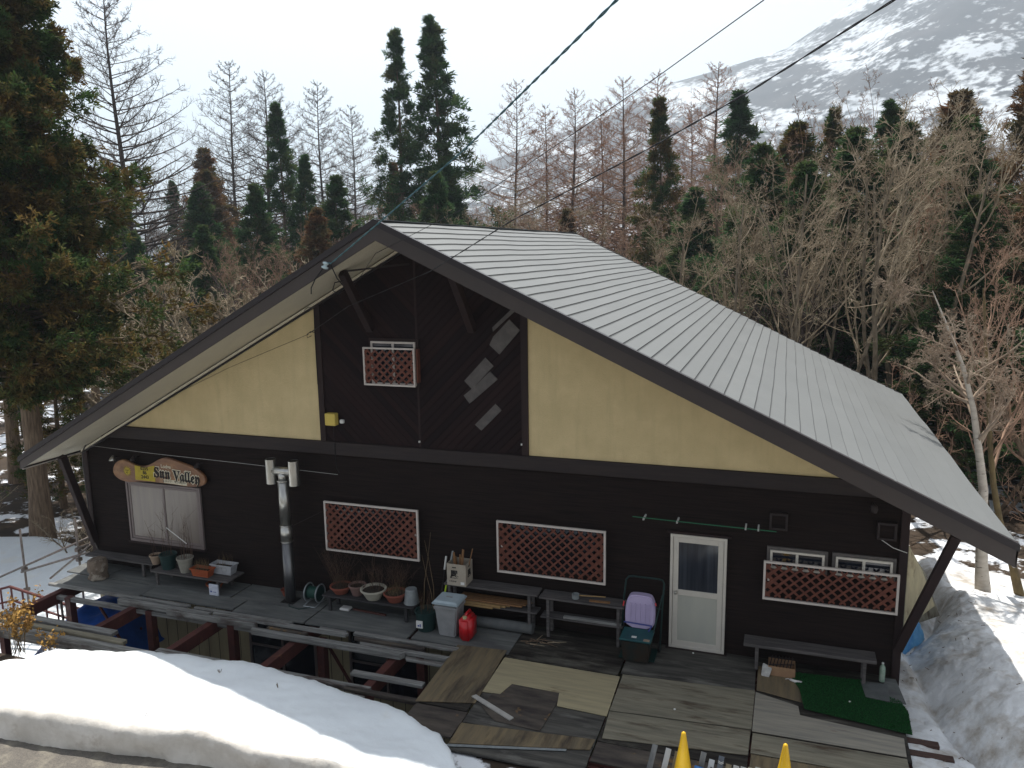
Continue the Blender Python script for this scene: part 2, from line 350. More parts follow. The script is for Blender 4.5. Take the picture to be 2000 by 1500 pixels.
# grey planks nailed over gaps in the cladding
def quadp(name,pts,y0,y1,mt,par): return MB().prism([(x,y0,z) for x,z in pts],(0,y1-y0,0)).build(name,mt,par)
pl=[[(-3.05,5.16),(-2.75,5.46),(-2.57,5.28),(-2.94,4.86),(-3.12,5.02)],[(-3.60,4.38),(-3.2,4.80),(-3.05,4.66),(-3.46,4.24)],[(-3.62,4.12),(-3.42,4.28),(-3.12,4.56),(-2.98,4.43),(-3.51,3.98)],[(-3.42,3.61),(-3.03,4.0),(-2.92,3.89),(-3.3,3.51)],[(-3.06,5.32),(-2.66,5.68),(-2.63,5.62),(-3.05,5.25)]]
for p in pl: quadp('plank_patch',p,-.062,-.04,patch,house)
# braces
for a,b in (((-5.40,-.04,5.24),(-5.43,-.86,6.28)),((-3.43,-.04,5.26),(-3.43,-.86,6.24)),((-12.44,-.02,.42),(-12.28,-.76,2.58)),((3.48,-.03,.50),(3.98,-.86,2.66))):
    MB().bar(a,b,.125,.15,up=(0,-1,.5)).build('brace',beamm,house,bevel=.008)
    
# roof: right slope laid in stepped courses, joints wander a little like the real sheets
roof=empty('roof',(0,0,0),None,None); roof.parent=house; roof.location=-house.location
YF=-1.36
def yb(x): return 11.05-(abs(x-XM)/9.07)*1.35
def slope(side,xe,n):
    NY=40; k=.476 if side>0 else .539
    V=[];F=[]; S=[];G=[];GA=[]
    ph=rng.uniform(0,6,(n+1,3)); 
    def wob(i,y):
        return .009*math.sin(y*.9+i*.23)+.005*math.sin(y*2.3+ph[i,1]*.4+i*.3)+.0025*math.sin(y*4.6+ph[i,2])
    for i in range(n):
        xa=XM+(xe-XM)*i/n; xb=XM+(xe-XM)*(i+1)/n
        ra=len(V)
        for j in range(NY+1):
            t=j/NY
            ya=YF+(yb(xa)-YF)*t
            V.append((xa+wob(i,ya)*.5,ya,top(xa)+wob(i,ya)*.6-.001)); V.append((xb+wob(i+1,ya)*.5,YF+(yb(xb)-YF)*t,top(xb)+.017+wob(i+1,ya)*.6))
        for j in range(NY): F.append((ra+2*j,ra+2*j+1,ra+2*j+3,ra+2*j+2))
        rb=len(S)
        for j in range(NY+1):
            t=j/NY; yy=YF+(yb(xb)-YF)*t; ya=YF+(yb(xa)-YF)*t; wz=wob(i+1,ya)
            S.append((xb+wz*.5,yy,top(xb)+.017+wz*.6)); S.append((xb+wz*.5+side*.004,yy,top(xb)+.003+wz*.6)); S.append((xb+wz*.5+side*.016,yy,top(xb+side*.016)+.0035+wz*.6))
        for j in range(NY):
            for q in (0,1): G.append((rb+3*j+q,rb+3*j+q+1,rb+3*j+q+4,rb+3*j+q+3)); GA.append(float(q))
    return V,F,S,G,GA
for side,xe,n in ((1,4.57,44),(-1,-12.67,40)):
    V,F,S,G,GA=slope(side,xe,n)
    fastmesh('roof_sheet',V,F if side<0 else [f[::-1] for f in F],roofm,roof,np.repeat(rng.uniform(0,1,n),40))
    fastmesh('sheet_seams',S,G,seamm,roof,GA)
# slab below the sheets
for side,xe in ((-1,-12.66),(1,4.56)):
    m=MB(); a=[(XM,YF+.01,top(XM)-.03),(xe,YF+.01,top(xe)-.03),(xe,YF+.01,un(xe)+.03),(XM,YF+.01,un(XM)+.03)]
    b=[(XM,yb(XM)-.01,top(XM)-.03),(xe,yb(xe)-.01,top(xe)-.03),(xe,yb(xe)-.01,un(xe)+.03),(XM,yb(XM)-.01,un(XM)+.03)]
    m.add(a+b,[(0,1,2,3),(7,6,5,4),(0,4,5,1),(1,5,6,2),(2,6,7,3)]); m.build('roof_deck',flash,roof)
    z=.004
    m=MB().add([(XM,YF+.05,un(XM)+.02),(xe,YF+.05,un(xe)+.02),(xe,yb(xe)-.03,un(xe)+.02),(XM,yb(XM)-.03,un(XM)+.02)],[(0,1,2,3)]); m.build('soffit',soff,roof)
    # fascia on the gable edge, its cover strip, and the eave edge
    lo=lambda x:un(x)-.012
    MB().prism([(XM,YF-.03,lo(XM)),(xe,YF-.03,lo(xe)),(xe+side*.03,YF-.03,top(xe)-.075),(XM,YF-.03,top(XM)-.075)],(0,.03,0)).build('fascia_board',fasc,roof)
    MB().prism([(XM,YF-.055,top(XM)-.08),(xe+side*.03,YF-.055,top(xe+side*.03)-.08),(xe+side*.03,YF-.055,top(xe+side*.03)+.022),(XM,YF-.055,top(XM)+.022)],(0,.09,0)).build('verge_flashing',flash,roof)
    MB().prism([(XM,yb(XM)-.02,lo(XM)),(xe,yb(xe)-.02,lo(xe)),(xe,yb(xe)-.02,top(xe)+.02),(XM,yb(XM)-.02,top(XM)+.02)],(0,.03,0)).build('fascia_board',fasc,roof)
    MB().add([(xe,YF-.03,lo(xe)),(xe,yb(xe),lo(xe)),(xe,yb(xe),top(xe)-.01),(xe,YF-.03,top(xe)-.01),(xe+side*.02,YF-.03,lo(xe)),(xe+side*.02,yb(xe),lo(xe)),(xe+side*.02,yb(xe),top(xe)-.01),(xe+side*.02,YF-.03,top(xe)-.01)],[(0,1,2,3),(7,6,5,4),(0,4,5,1),(3,2,6,7),(0,3,7,4),(1,5,6,2)]).build('eave_board',fasc,roof)
    MB().bar((xe,YF+.01,lo(xe)-.01),(xe,yb(xe)-.05,lo(xe)-.01),.03,.02).build('drip_edge',white,roof)
MB().bar((XM,YF-.05,top(XM)+.006),(XM,yb(XM),top(XM)+.006),.14,.012).build('ridge_cap',roofm,roof)
# fasteners/rough marks: snow guard dots left out
# ---- openings
def frame(name,x0,x1,z0,z1,y0,y1,t,mt,par,tb=None):
    tb=tb or t
    m=MB().box(x0,x0+t,y0,y1,z0,z1).box(x1-t,x1,y0,y1,z0,z1).box(x0+t,x1-t,y0,y1,z0,z0+tb).box(x0+t,x1-t,y0,y1,z1-t,z1)
    return m.build(name,mt,par,bevel=.003)
# large sliding window under the sign
wn=empty('window',(0,0,0),None,None); wn.parent=house; wn.location=-house.location
frame('frame',-11.40,-9.48,.62,1.94,-.07,-.02,.045,alud,wn,.06)
frame('sash',-11.35,-10.40,.685,1.89,-.052,-.03,.05,alud,wn)
frame('sash',-10.45,-9.53,.685,1.89,-.064,-.04,.05,alud,wn)
MB().box(-11.30,-10.45,-.04,-.028,.735,1.84).build('pane',curt,wn); MB().box(-10.40,-9.58,-.05,-.042,.735,1.84).build('pane',curt,wn)
MB().box(-11.44,-9.44,-.09,-.022,.585,.618).build('sill',beamm,wn)
# windows right top and gable window
def slider(x0,x1,z0,z1,mt,par,y=-.0,head=True):
    wn=empty('window',(0,0,0),None,None); wn.parent=par; wn.location=-par.location
    if head: frame('surround',x0-.05,x1+.05,z0-.03,z1+.05,y-.05,y-.015,.05,beamm if head==2 else patch,wn)
    frame('frame',x0,x1,z0,z1,y-.08,y-.02,.035,mt,wn)
    xm=(x0+x1)/2; MB().box(xm-.02,xm+.02,y-.07,y-.03,z0+.035,z1-.035).build('mullion',mt,wn)
    MB().box(x0+.035,xm-.02,y-.05,y-.035,z0+.035,z1-.035).build('pane',glass,wn); MB().box(xm+.02,x1-.035,y-.05,y-.035,z0+.035,z1-.035).build('pane',glass,wn)
slider(1.56,2.36,1.58,1.88,alum,house); slider(2.52,3.32,1.58,1.88,alum,house)
slider(-5.38,-4.50,4.26,5.04,white,house,y=-.04,head=2)
for xx in (-6.35,-2.85): MB().box(xx,xx+1.62,-.03,-.018,1.08,1.86).build('rear_pane',glass,house)
# lattice screens
def lattice(x0,x1,z0,z1,y,par,pitch,wd,fr,tilt=0,miss=()):
    sn=empty('lattice_screen',(0,0,0),None,None); sn.parent=par; sn.location=-par.location
    frame('frame',x0,x1,z0,z1,y-.03,y+.012,fr,white,sn)
    ax0,ax1,az0,az1=x0+fr,x1-fr,z0+fr,z1-fr
    for s_,yy in ((1,y-.014),(-1,y-.003)):
        m=MB(); lo_,hi_=(ax0-az1,ax1-az0) if s_>0 else (ax0+az0,ax1+az1)
        c=lo_+pitch*.5; q=0
        while c<hi_:
            q+=1
            # line x - s*z = c  clipped
            pts=[]
            for X in (ax0,ax1):
                Z=(X-c)*s_
                if az0<=Z<=az1: pts.append((X,Z))
            for Z in (az0,az1):
                X=c+s_*Z
                if ax0<X<ax1: pts.append((X,Z))
            if len(pts)>=2:
                pts.sort(); p,q_=pts[0],pts[-1]
                if math.hypot(p[0]-q_[0],p[1]-q_[1])>.04: m.bar((p[0],yy,p[1]),(q_[0],yy,q_[1]),.009,wd,up=(0,0,1)) if False else m.prism([(p[0],yy-.005,p[1]-wd*.5),(q_[0],yy-.005,q_[1]-wd*.5),(q_[0],yy-.005,q_[1]+wd*.5),(p[0],yy-.005,p[1]+wd*.5)],(0,.009,0))
            c+=pitch
        # keep the strips inside the frame
        m.v=[(min(max(a,ax0),ax1),b,min(max(cz,az0),az1)) for a,b,cz in m.v]
        m.build('lattice_strips',latt,sn)
    for X in (x0+.08,x1-.08): MB().box(X-.015,X+.015,y+.013,-.03,(z0+z1)/2-.02,(z0+z1)/2+.02).build('bracket',white,sn)
lattice(-6.50,-4.53,1.00,1.98,-.16,house,.155,.088,.035)
lattice(-3.01,-1.06,.99,1.945,-.16,house,.160,.090,.035)
lattice(1.47,3.41,1.10,1.74,-.18,house,.158,.088,.035)
lattice(-5.50,-4.48,4.25,4.94,-.17,house,.150,.084,.03)
MB().box(-4.47,-4.44,-.15,-.05,4.32,4.92).build('screen_side_board',latt,house)
# door
dr=empty('door',(0,0,0),None,None); dr.parent=house; dr.location=-house.location
frame('frame',.0,.90,.0,1.985,-.085,-.015,.045,alum,dr)
frame('door_leaf',.05,.85,.03,1.935,-.07,-.035,.085,alum,dr,.10)
MB().box(.135,.765,-.06,-.045,.13,.935).build('lower_panel',doorp,dr); MB().box(.135,.765,-.072,-.038,.935,1.03).build('mid_rail',alum,dr,bevel=.003)
MB().box(.135,.765,-.055,-.045,1.03,1.85).build('pane',mat('door glass with curtain',(.014,.017,.026),(.035,.042,.055),.1,1.5,(9,1,.3),spec=.5),dr)
m=MB().lathe((.10,-.075,.985),[(.028,0),(.028,.008),(.012,.012),(.012,.03),(.026,.038),(.026,.05),(.015,.058)],14,tilt=Matrix.Rotation(PI/2,3,'X')); m.build('handle',stain_,dr,smooth=True)
MB().box(-.05,.95,-.14,-.0,-.012,-.0).build('threshold',beamm,dr)
MB().box(-.06,.96,-.075,-.015,1.99,2.03).build('door_head',beamm,dr)
# vent hoods
for x in (1.53,3.07):
    v=empty('vent_cover',(0,0,0),None,None); v.parent=house; v.location=-house.location
    frame('frame',x,x+.27,2.23,2.50,-.12,-.02,.035,trimd,v); MB().box(x+.035,x+.235,-.09,-.06,2.265,2.465).build('louvre',siding,v)
# yellow meter box, socket, lamps, conduits
MB().box(-6.37,-6.15,-.19,-.06,3.45,3.68).build('meter_box',yell,house,bevel=.012)
MB().box(-6.10,-6.02,-.12,-.06,3.49,3.56).build('socket_box',whp,house,bevel=.01)
for x,z in ((-2.56,3.30),(-4.5,3.22)): MB().box(x-.012,x+.012,-.085,-.05,z,z+.03).build('fixing',whp,house)
MB().tube([(-12.30,-.12,2.70),(-12.44,-.12,2.50),(-12.455,-.12,2.2),(-12.45,-.11,1.2),(-12.40,-.1,.5),(-12.22,-.1,.15)],.014,6).build('conduit',patch,house,smooth=True)
MB().tube([(-6.26,-.07,3.45),(-6.25,-.09,3.1),(-6.24,-.07,2.60),(-6.2,-.05,2.52)],.006,5).build('conduit',cab,house)
MB().tube([(-6.55,-.05,5.72),(-6.545,-.08,5.2),(-6.55,-.07,4.2)],.008,5).build('conduit',cab,house)
for x,z in ((-6.58,5.62),(-6.56,5.17)):
    MB().tube([(x,-.06,z),(x-.05,-.12,z+.02),(x-.12,-.13,z-.03),(x-.14,-.1,z-.1),(x-.05,-.1,z-.06)],.007,5).build('wire_hook',cab,house)
for x,z in ((3.0,2.66),): 
    MB().lathe((x,-.16,z),[(.045,0),(.06,.05),(.05,.1),(.02,.13)],12).box(x-.015,x+.015,-.12,-.02,z+.08,z+.11).build('wall_lamp',trimd,house,smooth=True)
MB().tube([(3.1,-.09,2.25),(3.3,-.10,2.12),(3.5,-.07,2.05)],.006,5).build('conduit',whp,house)
# lower storey
MB().box(XL,XR,.0,.10,-2.9,-.14).build('basement_wall',lowc,house)
MB().box(XL,XL+.1,.1,YB,-2.9,-.14).box(XR-.1,XR,.1,YB,-2.9,-.14).box(XL,XR,YB,YB+.1,-2.9,-.14).build('basement_side_wall',lowc,house)
for x0,x1 in ((-8.55,-6.95),(-6.2,-4.55)):
    wn=empty('window',(0,0,0),None,None); wn.parent=house; wn.location=-house.location
    frame('frame',x0,x1,-2.0,-.62,-.05,-.002,.05,alud,wn); MB().box(x0+.05,x1-.05,-.02,-.004,-1.95,-.67).build('pane',glass,wn)
    MB().box((x0+x1)/2-.02,(x0+x1)/2+.02,-.045,-.021,-1.95,-.67).box(x0+.05,(x0+x1)/2-.02,-.045,-.021,-1.32,-1.28).build('mullion',alud,wn)

# ================================================================== SIGN
s=empty('wooden_sign',(-10.4,-.03,2.0),'varnished slab wood sign reading Lodge Sun Valley above the left window','sign')
from math import sin,cos
outl=[(-11.62,2.13),(-11.60,2.24),(-11.52,2.35),(-11.38,2.42),(-11.25,2.42),(-11.08,2.36),(-10.92,2.32),(-10.72,2.33),(-10.55,2.40),(-10.38,2.50),(-10.22,2.55),(-10.08,2.54),(-9.92,2.50),(-9.75,2.46),(-9.58,2.42),(-9.42,2.36),(-9.28,2.27),(-9.22,2.16),(-9.26,2.06),(-9.40,2.00),(-9.6,1.975),(-9.85,1.98),(-10.1,1.995),(-10.4,2.0),(-10.7,2.0),(-10.95,1.985),(-11.15,1.95),(-11.3,1.95),(-11.45,1.98),(-11.56,2.04)]
def smooth_loop(p,n=2):
    for _ in range(n):
        q=[]
        for i in range(len(p)):
            a,b=p[i],p[(i+1)%len(p)]; q+=[(a[0]*.75+b[0]*.25,a[1]*.75+b[1]*.25),(a[0]*.25+b[0]*.75,a[1]*.25+b[1]*.75)]
        p=q
    return p
SY=-.155
o=MB().prism([(x,SY,z) for x,z in smooth_loop(outl)],(0,.06,0)).build('slab',signw,s,bevel=.012,seg=2)
o=MB().box(-11.3,-11.2,-.095,-.025,2.1,2.2).box(-9.6,-9.5,-.095,-.025,2.1,2.2).build('mounting',beamm,s)
FONT=bpy.data.fonts.load if False else None
def text(txt,x,z,size,mt,par,name='lettering',y=SY-.004,depth=.0015,off=0,rotz=0,align='CENTER',sx=1,plane='front',shear=0):
    cu=bpy.data.curves.new(name,'FONT'); cu.body=txt; cu.size=size; cu.align_x=align; cu.align_y='CENTER'; cu.extrude=depth; cu.offset=off; cu.shear=shear; cu.resolution_u=3
    t=bpy.data.objects.new(name,cu); COL.objects.link(t)
    bpy.context.view_layer.update()
    dg=bpy.context.evaluated_depsgraph_get(); me=bpy.data.meshes.new_from_object(t.evaluated_get(dg)); bpy.data.objects.remove(t)
    me.materials.clear()
    M=Matrix.Rotation(PI/2,4,'X')@Matrix.Diagonal((sx,1,1,1))
    if plane=='front': M=Matrix.Translation((x,y,z))@Matrix.Rotation(rotz,4,'Y')@M
    else: M=Matrix.Translation((x,y,z))@plane@Matrix.Diagonal((sx,1,1,1))
    me.transform(Matrix.Translation(-org(par))@M)
    return link(me,name,mt,par)
FR={}
def frak(t):
    o=''
    for ch in t:
        if 'A'<=ch<='Z': o+=chr(0x1D400+ord(ch)-65)
        elif 'a'<=ch<='z': o+=chr(0x1D586+ord(ch)-97)
        else: o+=ch
    return o
text(frak('Sun Valley'),-9.95,2.18,.30,signc,s,'lettering_outline',off=.024,depth=.001,sx=.86,rotz=R(3.5))
text(frak('Sun Valley'),-9.95,2.18,.30,signk,s,'lettering',y=SY-.007,off=.006,depth=.0015,sx=.86,rotz=R(3.5))
text('Lodge',-10.20,2.36,.11,signc,s,'small_lettering',off=.002,sx=.95,rotz=R(2))
MB().prism([(-10.30,SY-.002,2.075),(-9.72,SY-.002,2.02),(-9.72,SY-.002,1.99),(-10.30,SY-.002,2.03)],(0,.002,0)).build('name_strip_shadow',signk,s)
quadp('name_strip',[(-10.28,2.015),(-9.70,1.995),(-9.70,2.075),(-10.28,2.095)],SY-.005,SY-.002,signc,s)
text('ロッジ・サンバレー',-9.99,2.045,.06,signk,s,'strip_lettering',y=SY-.007,sx=1,rotz=R(2))
quadp('yellow_panel',[(-11.02,2.02),(-10.50,2.02),(-10.49,2.36),(-10.60,2.335),(-10.75,2.30),(-11.01,2.33)],SY-.004,SY-.001,signy,s)
for i,t in enumerate(('0255','86','2443')): text(t,-10.76,2.275-.09*i,.10,signk,s,'number_lettering',y=SY-.007,off=.002)
# sun emblem
m=MB(); cx,cz=-11.22,2.19
for k in range(16):
    a=2*PI*k/16; r0,r1,hw=.088,.118,.009
    m.prism([(cx+cos(a)*r0-sin(a)*hw,SY-.004,cz+sin(a)*r0+cos(a)*hw),(cx+cos(a)*r0+sin(a)*hw,SY-.004,cz+sin(a)*r0-cos(a)*hw),(cx+cos(a)*r1,SY-.004,cz+sin(a)*r1)],(0,.003,0))
m.prism([(cx+cos(2*PI*k/24)*.078,SY-.004,cz+sin(2*PI*k/24)*.078) for k in range(24)],(0,.003,0)); m.build('sun_emblem',signy,s)
m=MB()
for dx,dz,r in ((-.026,.02,.013),(.026,.02,.013)): m.prism([(cx+dx+cos(2*PI*k/10)*r,SY-.007,cz+dz+sin(2*PI*k/10)*r) for k in range(10)],(0,.002,0))
m.box(cx-.005,cx+.005,SY-.007,SY-.005,cz-.018,cz+.01)
m.prism([(cx-.035,SY-.007,cz-.02),(cx,SY-.007,cz-.052),(cx+.035,SY-.007,cz-.02),(cx,SY-.007,cz-.036)],(0,.002,0)); m.build('emblem_face',signk,s)
for (x,z,lb,mt) in ((-11.56,2.43,'silvery spotlight at the left end of the wooden sign',stain_),(-11.0,2.47,'dark spotlight above the yellow part of the wooden sign',trimd),(-9.38,2.44,'dark spotlight at the right end of the wooden sign',trimd)):
    L_=empty('spotlight',(x,-.05,z),lb,'spotlight','spotlights along the sign')
    MB().tube([(x,-.02,z+.02),(x,-.10,z+.03),(x-.02,-.16,z)],.010,6).build('arm',trimd,L_)
    MB().lathe((x-.02,-.18,z-.05),[(.058,0),(.062,.015),(.05,.06),(.028,.10),(.02,.115)],16,tilt=Matrix.Rotation(R(-20),3,'X')).build('shade',mt,L_,smooth=True)

# ================================================================== FLUE
f=empty('chimney_pipe',(-7.2,-.45,0),'shiny steel stove pipe with H shaped top standing on the deck','chimney pipe')
P=lambda a,b,r,nm,mt=stain_:MB().tube([a,b],r,20).build(nm,mt,f,smooth=False)
FX=-7.18
P((FX,-.45,-.3),(FX-.0,-.45,1.2),.102,'lower_pipe',mat('tarnished steel',(.20,.20,.20),(.10,.10,.11),.35,4,(3,3,.4),metal=.85))
P((FX,-.45,1.2),(FX,-.45,1.52),.107,'pipe_collar')
P((FX,-.45,1.52),(FX,-.45,2.40),.10,'upper_pipe')
P((FX,-.45,2.40),(FX,-.45,2.56),.085,'neck')
P((FX-.25,-.45,2.58),(FX+.25,-.45,2.58),.085,'crossbar')
for dx in (-.25,.25):
    m=MB().tube([(FX+dx,-.45,2.33),(FX+dx,-.45,2.80)],.10,20,cap=False); m.build('cap_pipe',stain_,f)
    MB().tube([(FX+dx,-.45,2.79),(FX+dx,-.45,2.795)],.096,20).build('opening',ink,f)
for z in (1.2,1.52,2.40): MB().lathe((FX,-.45,z-.012),[(.108,0),(.113,.006),(.113,.018),(.108,.024)],20).build('band',stain_,f)
MB().box(FX-.14,FX+.14,-.59,-.31,.002,.012).build('floor_plate',ink,f)
MB().tube([(FX+.1,-.44,1.5),(-6.62,-.03,1.72)],.006,5).build('stay_rod',trimd,f)
for o_ in list(COL.objects):
    if o_.parent is f and o_.name.split('.')[0] in('lower_pipe','pipe_collar','upper_pipe','neck','crossbar','cap_pipe'):
        for p_ in o_.data.polygons:
            p_.use_smooth=len(p_.vertices)==4
# green pole
g=empty('laundry_pole',(.5,-.24,2.2),'thin green pole on white hooks fixed above the door','pole')
MB().tube([(-.60,-.25,2.275),(.5,-.25,2.26),(1.64,-.25,2.25)],.008,8).build('pole',pole_g,g)
for x in (-.42,.12,1.18,1.37): MB().box(x-.012,x+.012,-.27,-.02,2.235,2.26).box(x-.007,x+.007,-.270,-.262,2.24,2.275).build('hook',whp,g)
# ================================================================== GROUND
def fbm(X,Y,s,seed=0,oct=5):
    r=np.random.default_rng(seed); Z=np.zeros_like(X,float); a=1.
    for o in range(oct):
        th=r.uniform(0,6.28,6); ph=r.uniform(0,6.28,6)
        for t,p in zip(th,ph): Z+=a*np.sin((X*np.cos(t)+Y*np.sin(t))*s*r.uniform(.8,1.25)+p)/6
        a*=.5; s*=2.05
    return Z
def sstep(a,b,x): t=np.clip((x-a)/(b-a),0,1); return t*t*(3-2*t)
def gz(X,Y):
    left=-2.35+.25*fbm(X,Y,.25,3); right=-1.15+.2*fbm(X,Y,.3,4)
    z=left+(right-left)*sstep(-3,6,X)
    z=z+(-1.0)*sstep(14,60,Y)
    front=sstep(-2.2,-3.2,Y); z=z*(1-front)+(-.06)*front
    z=np.where((X>-13)&(X<3.6)&(Y>-2.4)&(Y<10),np.minimum(z,-2.75),z)
    return z
def grid(xs,ys,fn,name,m,parent=None,smooth=True):
    X,Y=np.meshgrid(xs,ys); Z=fn(X,Y); V=np.stack([X.ravel(),Y.ravel(),Z.ravel()],1); nx,ny=len(xs),len(ys)
    i=(np.arange(ny-1)[:,None]*nx+np.arange(nx-1)[None,:]).ravel(); F=np.stack([i,i+1,i+nx+1,i+nx],1)
    return fastmesh(name,V,F,m,parent,smooth=smooth)
def axis(a,b,c,d,fine,coarse):
    l=list(np.arange(b,c,fine)); 
    x=b; s=fine
    left=[]
    while x>a: s*=1.18; x-=s; left.append(x)
    x=c; s=fine; right=[]
    while x<d: s*=1.18; x+=s; right.append(x)
    return np.array(left[::-1]+l+right)
groundm=mat('forest floor with snow',(.055,.038,.025),(.034,.025,.018),.95,1.2,(1,1,1),bump=.6,bscale=3,c3=(.80,.83,.87),s3=.55,t3=(.52,.56))
gm=groundm
o=grid(axis(-3000,-40,40,3000,1.0,1),axis(-60,-14,40,3500,.8,1),gz,'ground',gm); tag(o,kind='structure')
road=grid(np.linspace(-40,30,71),np.linspace(-30,-4.2,30),lambda X,Y:-.02+.01*fbm(X,Y,.5,9)+0*X,'road',asph); tag(road,kind='structure')
# snow yard left of the house
def ysn(X,Y): 
    ed=sstep(5.2,4.2,Y+.9*fbm(X,X*0,.5,31,3))*sstep(-34,-27,X)
    return gz(X,Y)-.25+(.62+.10*fbm(X,Y,.8,12)+.25*np.exp(-((X+13.4)**2)/3))*ed
o=grid(np.linspace(-36,-12.55,120),np.linspace(-3.4,7.5,70),ysn,'snow_yard',snow); tag(o,kind='structure')
# snow bank between road and lodge
bx=np.linspace(-24,-1.65,520)
def interp(x,pts): a=np.array(pts); return np.interp(x,a[:,0],a[:,1])
fy=interp(bx,[(-24,-5.7),(-8.6,-5.40),(-6.75,-5.25),(-5.35,-5.05),(-3.8,-5.04),(-2.4,-5.0),(-1.65,-4.85)])
by=interp(bx,[(-24,-4.6),(-9.8,-4.45),(-9.4,-4.15),(-9.2,-3.80),(-8.5,-3.52),(-7.6,-3.27),(-6.8,-3.2),(-5.9,-3.12),(-5.5,-3.16),(-4.84,-3.2),(-4.0,-3.36),(-3.0,-3.62),(-2.5,-3.80),(-2.2,-4.1),(-1.65,-4.75)])
ht=interp(bx,[(-24,.5),(-9,.42),(-7,.42),(-5,.40),(-4,.36),(-3,.34),(-2.4,.30),(-2.0,.2),(-1.65,.0)])
us=[(-.0,-.9),(0,-.25),(.01,.45),(.03,.78),(.07,.95),(.13,1.0)]+[(t,1.0) for t in np.linspace(.18,.86,34)]+[(.90,.975),(.94,.93),(.965,.86),(.98,.72),(.99,.5),(.996,.25),(1.0,0),(1.0,-.3)]
V=[]
nU=len(us)
for i,x in enumerate(bx):
    for (u,hh) in us:
        y=by[i]+(fy[i]-by[i])*u; z=ht[i]*hh
        V.append((x,y,z))
V=np.array(V); n1=fbm(V[:,0],V[:,1],1.1,5); n2=fbm(V[:,0]*1.0,V[:,1]*1.6+V[:,2]*2,4.2,6,5)
U=np.tile([u for u,_ in us],len(bx)); H=np.tile([h for _,h in us],len(bx))
mid=np.sin(np.clip(U,0,1)*PI)
n4=fbm(V[:,0],V[:,1]+V[:,2],13,61,4); V[:,2]+=(.035*n1*mid+.028*n2+.008*n4)*np.clip(H+.2,0,1)
V[:,2]-=.10*np.exp(-((V[:,0]+7.2)/.85)**2)*np.exp(-((U-.58)/.055)**2)*np.clip(.6+1.6*fbm(V[:,0],V[:,1],4,77),0,2)
V[:,2]-=.09*np.exp(-((V[:,0]+5.1)/.45)**2)*np.exp(-((U-.82)/.05)**2)*np.clip(.6+1.6*fbm(V[:,0],V[:,1],6,78),0,2)
edge=np.abs(U-.5)*2
V[:,1]+=(.07*fbm(V[:,0],V[:,2]*2,2.3,8)+.05*n2+.02*n4)*edge**3
nx=len(bx); i=(np.arange(nx-1)[:,None]*nU+np.arange(nU-1)[None,:]).ravel(); F=np.stack([i,i+1,i+nU+1,i+nU],1)
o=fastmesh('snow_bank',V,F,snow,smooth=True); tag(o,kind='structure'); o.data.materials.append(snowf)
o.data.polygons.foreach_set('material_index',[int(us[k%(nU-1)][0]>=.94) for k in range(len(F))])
# snow beside the house on the right
def rsn(X,Y):
    c=np.interp(Y,[-6,-2.6,-2,-.5,.87,2.76,3.9,5.3,7.4,12],[.60,.58,.54,.46,.32,.06,-.06,-.62,-.85,-1.2])
    xt=np.interp(Y,[-6,-2.5,-1.55,-1,-.28,.38,1.02,1.5,2.2,3.2,4.5],[5.0,4.5,4.2,3.98,3.96,3.9,3.84,3.84,4.12,4.5,4.8])
    crest=5.15
    strip=np.interp(Y,[-4,-1.5,0,1.4,3,6],[-.02,-.06,-.13,-.22,-.5,-.9])
    t=np.clip((X-xt)/(crest-xt),0,1)
    up=strip-.16+(c-strip+.16)*(1-(1-t)**2.0)
    down=c-.035*(X-crest)-.006*(X-crest)**2
    z=np.where(X<xt,strip-.16*np.exp(-((X-xt)/.10)**2),np.where(X<crest,up,down))
    sh=sstep(3.4,4.6,Y); z=z-sh*.12*sstep(5.5,3.5,X)
    z+=.05*fbm(X,Y,1.9,21)+(.085*fbm(X,Y,4.6,22,6)+.03*np.abs(fbm(X,Y,9,27,4)))*(1-.8*sstep(5,6,X))*sstep(3.4,3.9,X)
    ed=sstep(8.8,7.4,Y+.9*fbm(X,Y,.9,23,5)+.12*(X-4)); return z*ed+(gz(X,Y)-.2)*(1-ed)
o=grid(np.concatenate([np.linspace(3.42,6.2,110),np.linspace(6.25,14,70)]),np.concatenate([np.linspace(-7.5,-3.1,30),np.linspace(-3,5,250),np.linspace(5.1,13,60)]),rsn,'snow_mound',snowd); tag(o,kind='structure')
# forest debris: needles and twigs lying on the snow
def scatter_twigs(name,pts,mt,lmin,lmax,label,kind='stuff'):
    m=MB()
    for (x,y,z) in pts:
        a=random.uniform(0,PI); l=random.uniform(lmin,lmax); m.bar((x,y,z),(x+cos(a)*l,y+sin(a)*l,z+random.uniform(-.005,.02)),.007,.007)
    o=m.build(name,mt); return tag(o,label,'twigs',kind=kind)
pts=[]
for _ in range(70):
    x=random.uniform(3.6,6.5);y=random.uniform(-2.6,4); pts.append((x,y,float(rsn(np.array([x]),np.array([y]))[0])+.008))
scatter_twigs('fallen_twigs',pts,bark,.015,.07,'small dark twigs and needles scattered on the grey snow beside the lodge')
